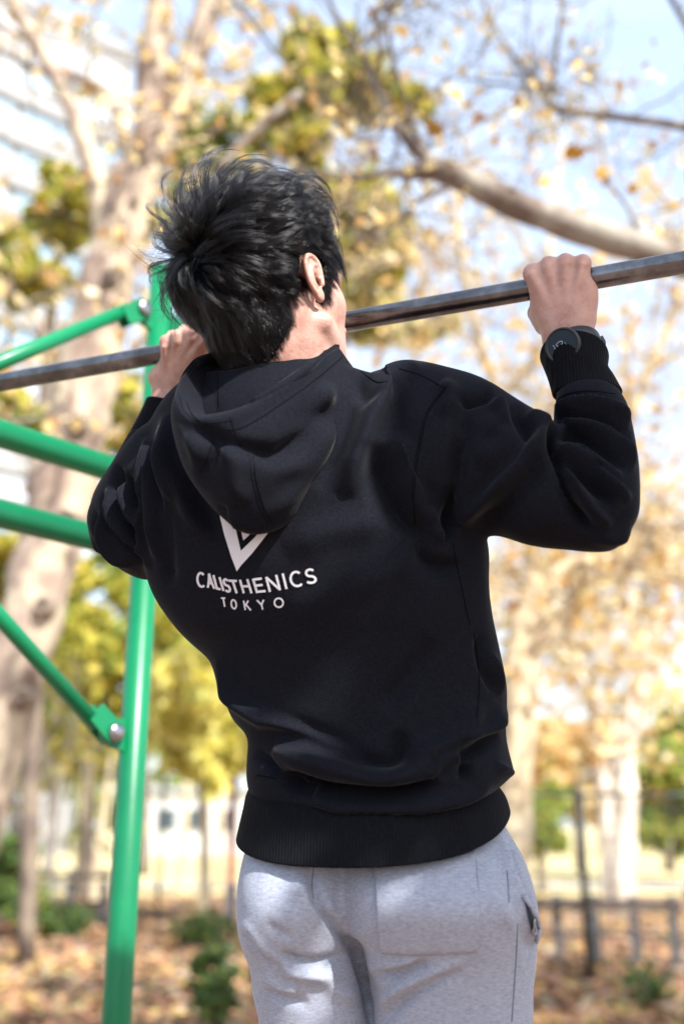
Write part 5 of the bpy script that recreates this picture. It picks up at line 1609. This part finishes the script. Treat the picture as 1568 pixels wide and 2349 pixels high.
def sdf_at(P):
    """trilinear look-up in the head field, local points"""
    q = (np.asarray(P) - head_lo) / head_h
    sh = np.array(head_f.shape)
    q = np.clip(q, 0, sh - 1.001); i = q.astype(int); t = q - i
    r = 0
    for a in (0, 1):
        for b in (0, 1):
            for c in (0, 1):
                w = (t[:, 0] if a else 1 - t[:, 0]) * (t[:, 1] if b else 1 - t[:, 1]) * (t[:, 2] if c else 1 - t[:, 2])
                r = r + w * head_f[i[:, 0] + a, i[:, 1] + b, i[:, 2] + c]
    return r

# hidden trunk, arms and legs under the clothes; one skin with the head and hands
def inner(rings, n, k=0.80):
    V, F = loft([(r[0], r[1], r[2], r[3], r[4], r[5], r[6] * k, r[7] * k, r[8] if len(r) > 8 else 0, 2.1) for r in rings], n, 2)
    V = np.array(V).reshape(-1, n, 3); c = V.mean(1, keepdims=True)
    return (c + (V - c) * np.array([k])).reshape(-1, 3), F
tm, TV, TE = remesh([inner(torso, 40), inner(r_sleeve, 24, 0.68), inner(r_fore, 24, 0.62), inner(l_sleeve, 24, 0.68), inner(l_fore + l_cuff_r[1:], 24, 0.62), inner(lleg, 32), inner(rleg, 32)], 0.009, 4)
TF = np.array([tuple(p.vertices) for p in tm.polygons if len(p.vertices) == 4])
Vs = [TV, HR[0], HL[0], NV]; Fs = [TF, HR[1], HL[1], NF]
off = 0; FF = []
for v, f in zip(Vs, Fs):
    FF.append(f + off); off += len(v)
bm_ = mesh('body', np.vstack(Vs), np.vstack(FF))
body = link('body', bm_, M_skin, person)

def loc2w(P): P = np.atleast_2d(P); return P @ HM[:3, :3].T + HM[:3, 3]
# eyes and brows, lips
for q in (-1, 1):
    V = []; F = []
    n = 14
    for i in range(n + 1):
        for j in range(2 * n):
            th = PI * i / n; ph = PI * j / n
            V.append((0.031 * q + 0.0118 * math.sin(th) * math.cos(ph), 0.0770 + 0.0118 * math.cos(th), 0.0095 + 0.0118 * math.sin(th) * math.sin(ph)))
    for i in range(n):
        for j in range(2 * n):
            F.append((i * 2 * n + j, i * 2 * n + (j + 1) % (2 * n), (i + 1) * 2 * n + (j + 1) % (2 * n), (i + 1) * 2 * n + j))
    me = mesh('eye', loc2w(V), F)
    eo = link('eye', me, M_eye, person)
    me.materials.append(M_iris)
    for p in me.polygons:
        if p.index < 2 * n * 3: p.material_index = 1

# ---------------------------------------------------------------- hair
WHORL = np.array([-0.002, -0.098, 0.036]); 
def skull_r(D):
    """distance from head centre to the skin along local directions D"""
    lo = np.full(len(D), 0.03); hi = np.full(len(D), 0.155)
    O = np.array([0, -0.01, 0.02])
    for _ in range(16):
        m = (lo + hi) / 2
        ins = skull_f(O + D * m[:, None]) < 0
        lo = np.where(ins, m, lo); hi = np.where(ins, hi, m)
    return O + D * lo[:, None]
def skull_f(P):
    def e(c, r):
        q = (P - np.array(c)) / np.array(r)
        k0 = np.linalg.norm(q, axis=1); k1 = np.linalg.norm(q / np.array(r), axis=1)
        return k0 * (k0 - 1) / np.maximum(k1, 1e-6)
    def sm(a, b, k):
        h = np.clip(0.5 + 0.5 * (b - a) / k, 0, 1); return b * (1 - h) + a * h - k * h * (1 - h)
    d = sm(e((0, -0.016, 0.034), (0.0735, 0.0945, 0.082)), e((0, 0.022, 0.030), (0.064, 0.078, 0.070)), 0.02)
    d = sm(d, e((0, 0.040, -0.030), (0.0585, 0.060, 0.070)), 0.02)
    # back of the neck
    a = np.array([0, -0.030, -0.050]); b = neck_l
    ab = b - a; t = np.clip(((P - a) @ ab) / (ab @ ab), 0, 1)
    d = sm(d, np.linalg.norm(P - a - t[:, None] * ab, axis=1) - (0.050 + 0.008 * t), 0.022)
    return d
def hair_edge(P):
    """positive inside the hair line; metres from the hair line, local points"""
    y, z, x = P[:, 1], P[:, 2], np.abs(P[:, 0])
    zm = np.interp(y, [-0.12, -0.085, -0.055, -0.030, -0.022, 0.004, 0.008, 0.020, 0.026, 0.045, 0.062, 0.075, 0.095, 0.12],
                      [-0.104, -0.106, -0.100, -0.062, 0.020, 0.030, -0.030, -0.034, 0.004, 0.012, 0.034, 0.060, 0.074, 0.09])
    zm = zm - np.where(y < -0.04, 0.006 * np.cos(x * 60), 0)
    return z - zm
def hair_off(P):
    """how far the hair stands off the scalp"""
    e = np.clip(hair_edge(P) / 0.085, 0, 1)
    z = P[:, 2]; y = P[:, 1]; x = P[:, 0]
    top = np.clip((z - 0.02) / 0.08, 0, 1)
    back = np.clip((-y - 0.02) / 0.08, 0, 1)
    o = 0.0015 + 0.0145 * e ** 0.8 + 0.027 * top * np.clip(e*1.3,0,1) * (0.6 + 0.4 * np.clip((0.09 - y) / 0.06, 0, 1)) + 0.014 * back * np.clip((z + 0.07) / 0.08, 0, 1) * e
    return o
def nrm_at(P, f=skull_f, h=0.002):
    g = np.stack([f(P + np.eye(3)[i] * h) - f(P - np.eye(3)[i] * h) for i in range(3)], 1)
    return g / np.maximum(np.linalg.norm(g, axis=1, keepdims=True), 1e-9)

# scalp cap: dense dark underlayer
nu, nv_ = 150, 110
th = np.linspace(0, 1, nv_) ** 0.9 * R(158); ph = np.linspace(0, 2 * PI, nu, endpoint=False)
axis = np.array([0.0, -0.35, 0.94]); axis /= np.linalg.norm(axis)
e1 = np.array([1.0, 0, 0]); e2 = np.cross(axis, e1)
D = np.array([math.cos(a) * axis + math.sin(a) * (math.cos(b) * e1 + math.sin(b) * e2) for a in th for b in ph])
Ps = skull_r(D); e = hair_edge(Ps); 
Pc = Ps + nrm_at(Ps) * (hair_off(Ps) * 0.26 - 0.0004)[:, None]
keep = e > 0.0015
Fq = []
for i in range(nv_ - 1):
    for j in range(nu):
        q = (i * nu + j, i * nu + (j + 1) % nu, (i + 1) * nu + (j + 1) % nu, (i + 1) * nu + j)
        if all(keep[k] for k in q): Fq.append(q)
cap_me = mesh('hair', loc2w(Pc), Fq)
hair_o = link('hair', cap_me, M_hair_cap, person)

M_hair = bpy.data.materials.new('black_hair'); M_hair.use_nodes = True
hn = M_hair.node_tree; hn.nodes.remove(hn.nodes['Principled BSDF'])
hb = hn.nodes.new('ShaderNodeBsdfHairPrincipled')
hb.parametrization = 'COLOR'
hb.inputs['Color'].default_value = (0.002, 0.0019, 0.0022, 1)
hb.inputs['Roughness'].default_value = 0.13
hb.inputs['IOR'].default_value = 1.38
hb.inputs['Radial Roughness'].default_value = 0.4
if 'Random Roughness' in hb.inputs: hb.inputs['Random Roughness'].default_value = 0.4
hn.links.new(hb.outputs[0], hn.nodes['Material Output'].inputs[0])

def grow(n, K, length_fn, hmul, seed, wild=0.0, root_filter=None, clump=0.5, stiff=0.6):
    g = np.random.default_rng(seed)
    z = g.uniform(-0.93, 1, n); a = g.uniform(0, 2 * PI, n)
    r = np.sqrt(1 - z * z)
    D = r[:, None] * (np.cos(a)[:, None] * e1 + np.sin(a)[:, None] * e2) + z[:, None] * axis
    P = skull_r(D)
    ed = hair_edge(P)
    m = ed > g.normal(0.001, 0.0022, len(ed))
    if root_filter is not None: m &= root_filter(P)
    P = P[m]; n = len(P); ed = ed[m]
    L = length_fn(P, ed) * g.uniform(0.75, 1.12, n)
    hfrac = np.clip(g.beta(2.2, 1.3, n), 0.05, 1) * hmul
    pts = np.zeros((n, K, 3)); pts[:, 0] = P
    # low frequency sway shared by neighbours, gives locks
    def sway(P, s, k):
        c = np.floor(P / s + k * 7.3)
        return c
    rndd = g.normal(0, 1, (n, 3))
    cell = 0.0075
    ci = np.floor(P / cell).astype(int)
    hsh = (ci[:, 0] * 73856093 ^ ci[:, 1] * 19349663 ^ ci[:, 2] * 83492791) & 0xffff
    tab = np.random.default_rng(5).normal(0, 1, (65536, 4))
    lock = tab[hsh]
    cur = P.copy(); tan_prev = None
    for k in range(1, K):
        N = nrm_at(cur)
        v = cur - WHORL
        dist = np.linalg.norm(v, axis=1, keepdims=True)
        t = v - N * (v * N).sum(1, keepdims=True)
        t /= np.maximum(np.linalg.norm(t, axis=1, keepdims=True), 1e-6)
        sw = np.cross(N, t) * (0.75 * np.exp(-dist / 0.035))
        down = np.array([0, 0, -1.0]) - N * (-N[:, 2:3])
        side = np.clip((0.02 - cur[:, 2:3]) / 0.06, 0, 1)
        fwd = np.array([0, 1.0, 0.0]) - N * N[:, 1:2]
        topm = np.clip((cur[:, 2:3] - 0.03) / 0.05, 0, 1)
        t = t + sw + down * side * 0.7 + fwd * topm * 0.35
        t += np.cross(N, t) * (lock[:, :1] * 0.26 * clump + rndd[:, :1] * 0.07 + wild * rndd[:, 1:2])
        t /= np.linalg.norm(t, axis=1, keepdims=True)
        if tan_prev is not None:
            t = t * (1 - stiff) + tan_prev * stiff; t -= N * (t * N).sum(1, keepdims=True) * 0.8
            t /= np.linalg.norm(t, axis=1, keepdims=True)
        tan_prev = t
        cur = cur + t * (L / (K - 1))[:, None]
        # glue to a height above the scalp
        d = skull_f(cur)
        N = nrm_at(cur)
        s = k / (K - 1)
        ho = hair_off(cur - N * d[:, None])
        # beyond the hairline the lock keeps its height and hangs
        ho = np.maximum(ho, 0.6 * hair_off(P) * (1 - 0.3 * s))
        hh = ho * hfrac * (1 + 0.26 * np.clip(lock[:, 1], -1.5, 1.5) * clump) * (1 - (1 - s) ** 4) + wild * 0.05 * s * np.abs(rndd[:, 2])
        cur = cur + N * (hh - d)[:, None]
        pts[:, k] = cur
    return pts

def strands(name, pts, rad, parent, m=M_hair):
    pts = pts[np.isfinite(pts).all((1, 2))]
    near_ear = ((np.abs(pts[..., 0]) > 0.068) & (pts[..., 1] > -0.021) & (pts[..., 1] < 0.012) & (pts[..., 2] > -0.034) & (pts[..., 2] < 0.0240)).any(1)
    pts = pts[~near_ear]
    n, K, _ = pts.shape
    if n == 0: return None
    hc = bpy.data.hair_curves.new(name)
    hc.add_curves([K] * n)
    Wd = loc2w(pts.reshape(-1, 3)).astype(np.float32)
    hc.attributes['position'].data.foreach_set('vector', Wd.ravel())
    ra = hc.attributes.get('radius') or hc.attributes.new('radius', 'FLOAT', 'POINT')
    tp = np.tile(np.linspace(1, 0.25, K), n) * rad
    ra.data.foreach_set('value', tp.astype(np.float32))
    hc.materials.append(m)
    o = bpy.data.objects.new(name, hc); COL.objects.link(o)
    o.parent = parent; o.matrix_parent_inverse = Matrix.Identity(4)
    return o
def len_main(P, e):
    topness = np.clip(P[:, 2] / 0.08, 0, 1)
    return np.clip(0.006 + e * 0.50, 0.006, 0.050) + 0.034 * topness
HK = 1.0 if DETAIL else 0.3
# close underlayer
pts = grow(int(30000 * HK), 9, len_main, 0.62, 11, clump=0.8)
strands('under_hair', pts, 0.00016, hair_o)
# short stubble of the nape and sideburn, very fine
pts = grow(int(26000 * HK), 5, lambda P, e: np.full(len(P), 0.008), 1.5, 12, root_filter=lambda P: hair_edge(P) < 0.030)
strands('nape_stubble', pts, 0.00006, hair_o)
# locks: each a guide hair with followers that close up to a point
def locks(n, K, lf, hm, seed, per, spread, clumpk, filt=None, wild=0.0, stiff=0.6, lift=0.0, curl=0.0):
    g = np.random.default_rng(seed)
    G_ = grow(n, K, lf, hm, seed, wild=wild, root_filter=filt, clump=1.1, stiff=stiff)
    m = len(G_); s = np.linspace(0, 1, K)
    Nn = nrm_at(G_[:, K // 2])
    T_ = G_[:, -1] - G_[:, 0]; B_ = np.cross(Nn, T_); B_ /= np.maximum(np.linalg.norm(B_, axis=1, keepdims=True), 1e-9)
    ph = g.uniform(0, 6.28, m); am = g.normal(0, 1, m)
    wave = (np.sin(ph[:, None] + s[None] * 3.4) - np.sin(ph)[:, None]) * curl * (0.3 + np.abs(am))[:, None]
    G_ = G_ + B_[:, None] * wave[..., None] + Nn[:, None] * (lift * np.abs(g.normal(0, 1, m))[:, None] * s[None] ** 1.8)[..., None]
    out = []
    for k in range(per):
        off = g.normal(0, spread, (m, 3)); off -= Nn * (off * Nn).sum(1, keepdims=True) * 0.4
        f = 1 - clumpk * s ** 1.1
        L_ = g.uniform(0.82, 1.0, m)
        C = G_.copy()
        # shorten by re-sampling along the guide
        idx = s[None] * L_[:, None] * (K - 1); i0 = np.clip(idx.astype(int), 0, K - 2); fr = (idx - i0)[..., None]
        C = np.take_along_axis(G_, i0[..., None].repeat(3, 2), 1) * (1 - fr) + np.take_along_axis(G_, (i0 + 1)[..., None].repeat(3, 2), 1) * fr
        out.append(C + off[:, None] * f[None, :, None] + g.normal(0, 0.00035, (m, K, 3)) * s[None, :, None])
    return np.vstack(out)
inside = lambda e0: (lambda P: hair_edge(P) > e0)
pts = locks(int(2600), 11, lambda P, e: len_main(P, e) * 1.12, 1.02, 13, int(22 * HK), 0.0026, 0.45, inside(0.012), curl=0.0005, lift=0.0002)
strands('hair_locks', pts, 0.00016, hair_o)
pts = locks(420, 11, lambda P, e: len_main(P, e) * 1.15, 1.04, 17, int(16 * HK), 0.0018, 0.7, lambda P: (hair_edge(P) > 0.045) & (P[:, 2] < 0.085), curl=0.0010, lift=0.0006, stiff=0.7)
strands('loose_locks', pts, 0.00014, hair_o)
pts = locks(6500, 9, lambda P, e: np.full(len(P), 0.034), 0.95, 23, int(14 * HK), 0.0018, 0.7, lambda P: np.linalg.norm(P - WHORL, axis=1) < 0.03, curl=0.002, lift=0.001)
strands('whorl_locks', pts, 0.00014, hair_o)
pts = locks(420, 12, lambda P, e: np.full(len(P), 0.052), 0.95, 19, int(12 * HK), 0.0012, 0.8, lambda P: np.linalg.norm(P - WHORL, axis=1) < 0.045, curl=0.003, lift=0.003, stiff=0.8)
strands('crown_locks', pts, 0.00014, hair_o)
pts = grow(int(500 * HK), 10, lambda P, e: np.full(len(P), 0.05), 1.2, 14, wild=0.03, root_filter=lambda P: P[:, 2] > 0.0, clump=1.0, stiff=0.8)
strands('flyaway_hairs', pts, 0.00006, hair_o)
# tufts standing out behind the crown, each curving over
g = np.random.default_rng(3)
tufts = []
LEFT = -hx * 0 + np.array([-1.0, 0, 0])      # towards his left in head space
for tcount in range(24):
    base = WHORL + g.normal(0, 0.018, 3) * np.array([1.5, 0.4, 1.7]) + np.array([-0.022, 0, -0.004])
    v = base - np.array([0, -0.01, 0.02]); base = skull_r((v / np.linalg.norm(v))[None])[0]
    n0 = nrm_at(base[None])[0]
    side = np.array([-0.75, -0.25, min(0.35, g.normal(-0.2, 0.45))])
    d0 = n0 * 0.55 + side * 0.8; d0 /= np.linalg.norm(d0)
    curl = np.array([g.normal(-0.2, 0.4), g.normal(0.4, 0.3), -0.7 if g.random() < 0.6 else 0.8]); curl -= d0 * (curl @ d0); curl /= np.linalg.norm(curl)
    Lt = g.uniform(0.040, 0.062)
    for k in range(g.integers(5, 16)):
        b = base + g.normal(0, 0.0016, 3); dd = d0 + g.normal(0, 0.05, 3); cc = curl * g.uniform(0.75, 1.15) + g.normal(0, 0.06, 3)
        s = np.linspace(0, 1, 12)[:, None]
        tufts.append(b + n0 * 0.008 + (dd * s + cc * 0.62 * s ** 2.1) * Lt * g.uniform(0.8, 1.05))
strands('crown_tufts', np.array(tufts), 0.00013, hair_o)

# ---------------------------------------------------------------- wristwatch
wc = npv(W(1291, 793, 1.0785))
wn_ = npv(ORG) - wc; wn_ /= np.linalg.norm(wn_)
fa = npv(W(1345, 920, 1.092)) - npv(W(1303, 785, 1.128)); fa /= np.linalg.norm(fa)     # down the arm
face_n = wn_ + fa * -0.22 + np.array([-0.35, 0, 0.0]); face_n /= np.linalg.norm(face_n)
ax_u = fa - face_n * (fa @ face_n); ax_u /= np.linalg.norm(ax_u)
ax_v = np.cross(face_n, ax_u)
watch = bpy.data.objects.new('wristwatch', None); COL.objects.link(watch); watch.parent = person
watch.matrix_parent_inverse = Matrix.Translation(-person.location)
watch['label'] = 'black round smartwatch on the right wrist'
def disc(prof, n=48, name='case', m=M_black_plastic, par=None, c=None):
    c = wc if c is None else c
    V = []; F = []
    for r, h in prof:
        for j in range(n):
            a = 2 * PI * j / n
            V.append(c + ax_u * r * math.cos(a) + ax_v * r * math.sin(a) + face_n * h)
    k = len(prof)
    for i in range(k - 1):
        for j in range(n): F.append((i * n + j, i * n + (j + 1) % n, (i + 1) * n + (j + 1) % n, (i + 1) * n + j))
    F.append(tuple(range(n - 1, -1, -1))); F.append(tuple((k - 1) * n + j for j in range(n)))
    me = mesh(name, V, F)
    o = link(name, me, m, par, smooth=False)
    return o
wcase = disc([(0.019, -0.006), (0.0215, -0.004), (0.0222, 0.001), (0.0216, 0.0040), (0.0200, 0.0048), (0.0188, 0.0042), (0.0184, 0.0034)], name='case', par=None)
for p in wcase.data.polygons: p.use_smooth = len(p.vertices) == 4
wcase.parent = watch
scr = disc([(0.0184, 0.0030), (0.0184, 0.00345)], name='screen', m=M_screen); scr.parent = wcase
def wq(u, v, h=0.0037): return wc + ax_u * u + ax_v * v + face_n * h
def wrib(name, pts, w, m, par):
    P = np.array(pts); L, Rr = stroke_poly(P, w)
    V = [wq(p[0], p[1]) for p in L + Rr]; n = len(L)
    o = link(name, mesh(name, V, [(i, i + 1, n + i + 1, n + i) for i in range(n - 1)]), m, None, smooth=False); o.parent = par
# digits 09:50-like read-out seen in the photograph: "0", "9" over each other, seconds marks, teal rule
def dg(cx, cy, ch, s=0.0042):
    sh = {'0': [arc(0, 0, 0.55, 1.0, 0, 359, 20)], '9': [arc(0, 0.45, 0.52, 0.5, 0, 359, 16), [(0.5, 0.45), (0.35, -0.6), (0.0, -1.0)]], '5': [[(0.5, 1), (-0.4, 1), (-0.45, 0.15), (0.3, 0.2), (0.5, -0.35), (0.2, -0.9), (-0.45, -0.9)]]}[ch]
    for st in sh: wrib('digit', [(cx + p[1] * -s * 0, cy) if False else (cx + p[0] * s, cy + p[1] * s) for p in st], 0.0006, M_watch_ink, scr)
dg(-0.0035, -0.0020, '0'); dg(0.0025, -0.0015, '9'); dg(0.0085, -0.0005, '5')
wrib('rule', [(-0.002, 0.0042), (0.010, 0.0052)], 0.0007, M_watch_teal, scr)
wrib('minute_mark', [(-0.006, -0.0095), (-0.004, -0.0095)], 0.0008, M_watch_ink, scr)
wrib('minute_mark', [(-0.003, -0.0095), (-0.001, -0.0095)], 0.0008, M_watch_ink, scr)
# strap: a ring round the wrist
wrist_c = npv(W(1318, 806, 1.108))
V = []; F = []
nn_ = 56
b3 = np.cross(fa, face_n); b3 /= np.linalg.norm(b3)
fn2 = np.cross(b3, fa)
for j in range(nn_):
    a = 2 * PI * j / nn_
    rx, ry = 0.0315, 0.0290
    for (dr, dw) in ((0, -0.0105), (0.0022, -0.0105), (0.0026, 0), (0.0022, 0.0105), (0, 0.0105)):
        V.append(wrist_c + b3 * (rx + dr) * math.cos(a) + fn2 * (ry + dr) * math.sin(a) + fa * dw)
for j in range(nn_):
    k = (j + 1) % nn_
    for q in range(5): F.append((j * 5 + q, j * 5 + (q + 1) % 5, k * 5 + (q + 1) % 5, k * 5 + q))
st = link('strap', mesh('strap', V, F), M_black_plastic, None); st.parent = watch
kp = npv(W(1378, 795, 1.10))
b = MB().tube([kp - fa * 0.001 + np.array([-0.012, 0, -0.004]), kp + np.array([-0.002, 0, 0.0]), kp + np.array([0.002, 0.0, 0.004])], [0.0025, 0.004, 0.0022], 10)
fl_ = b.build('buckle', M_black_plastic, None); fl_.parent = watch
V = []; F = []
P = [npv(W(1371, 806, 1.098)), npv(W(1366, 790, 1.098)), npv(W(1371, 776, 1.098)), npv(W(1380, 772, 1.098)), npv(W(1386, 783, 1.098)), npv(W(1387, 802, 1.098)), npv(W(1384, 818, 1.098))]
n = len(P)
V = P + [p + np.array([0.002, 0.012, 0]) for p in P]
F = [tuple(range(n)), tuple(range(2 * n - 1, n - 1, -1))] + [(i, (i + 1) % n, n + (i + 1) % n, n + i) for i in range(n)]
tg = link('strap_end', mesh('strap_end', V, F), M_black_plastic, None, smooth=False); tg.parent = watch
bv = tg.modifiers.new('round', 'BEVEL'); bv.width = 0.0012; bv.segments = 2
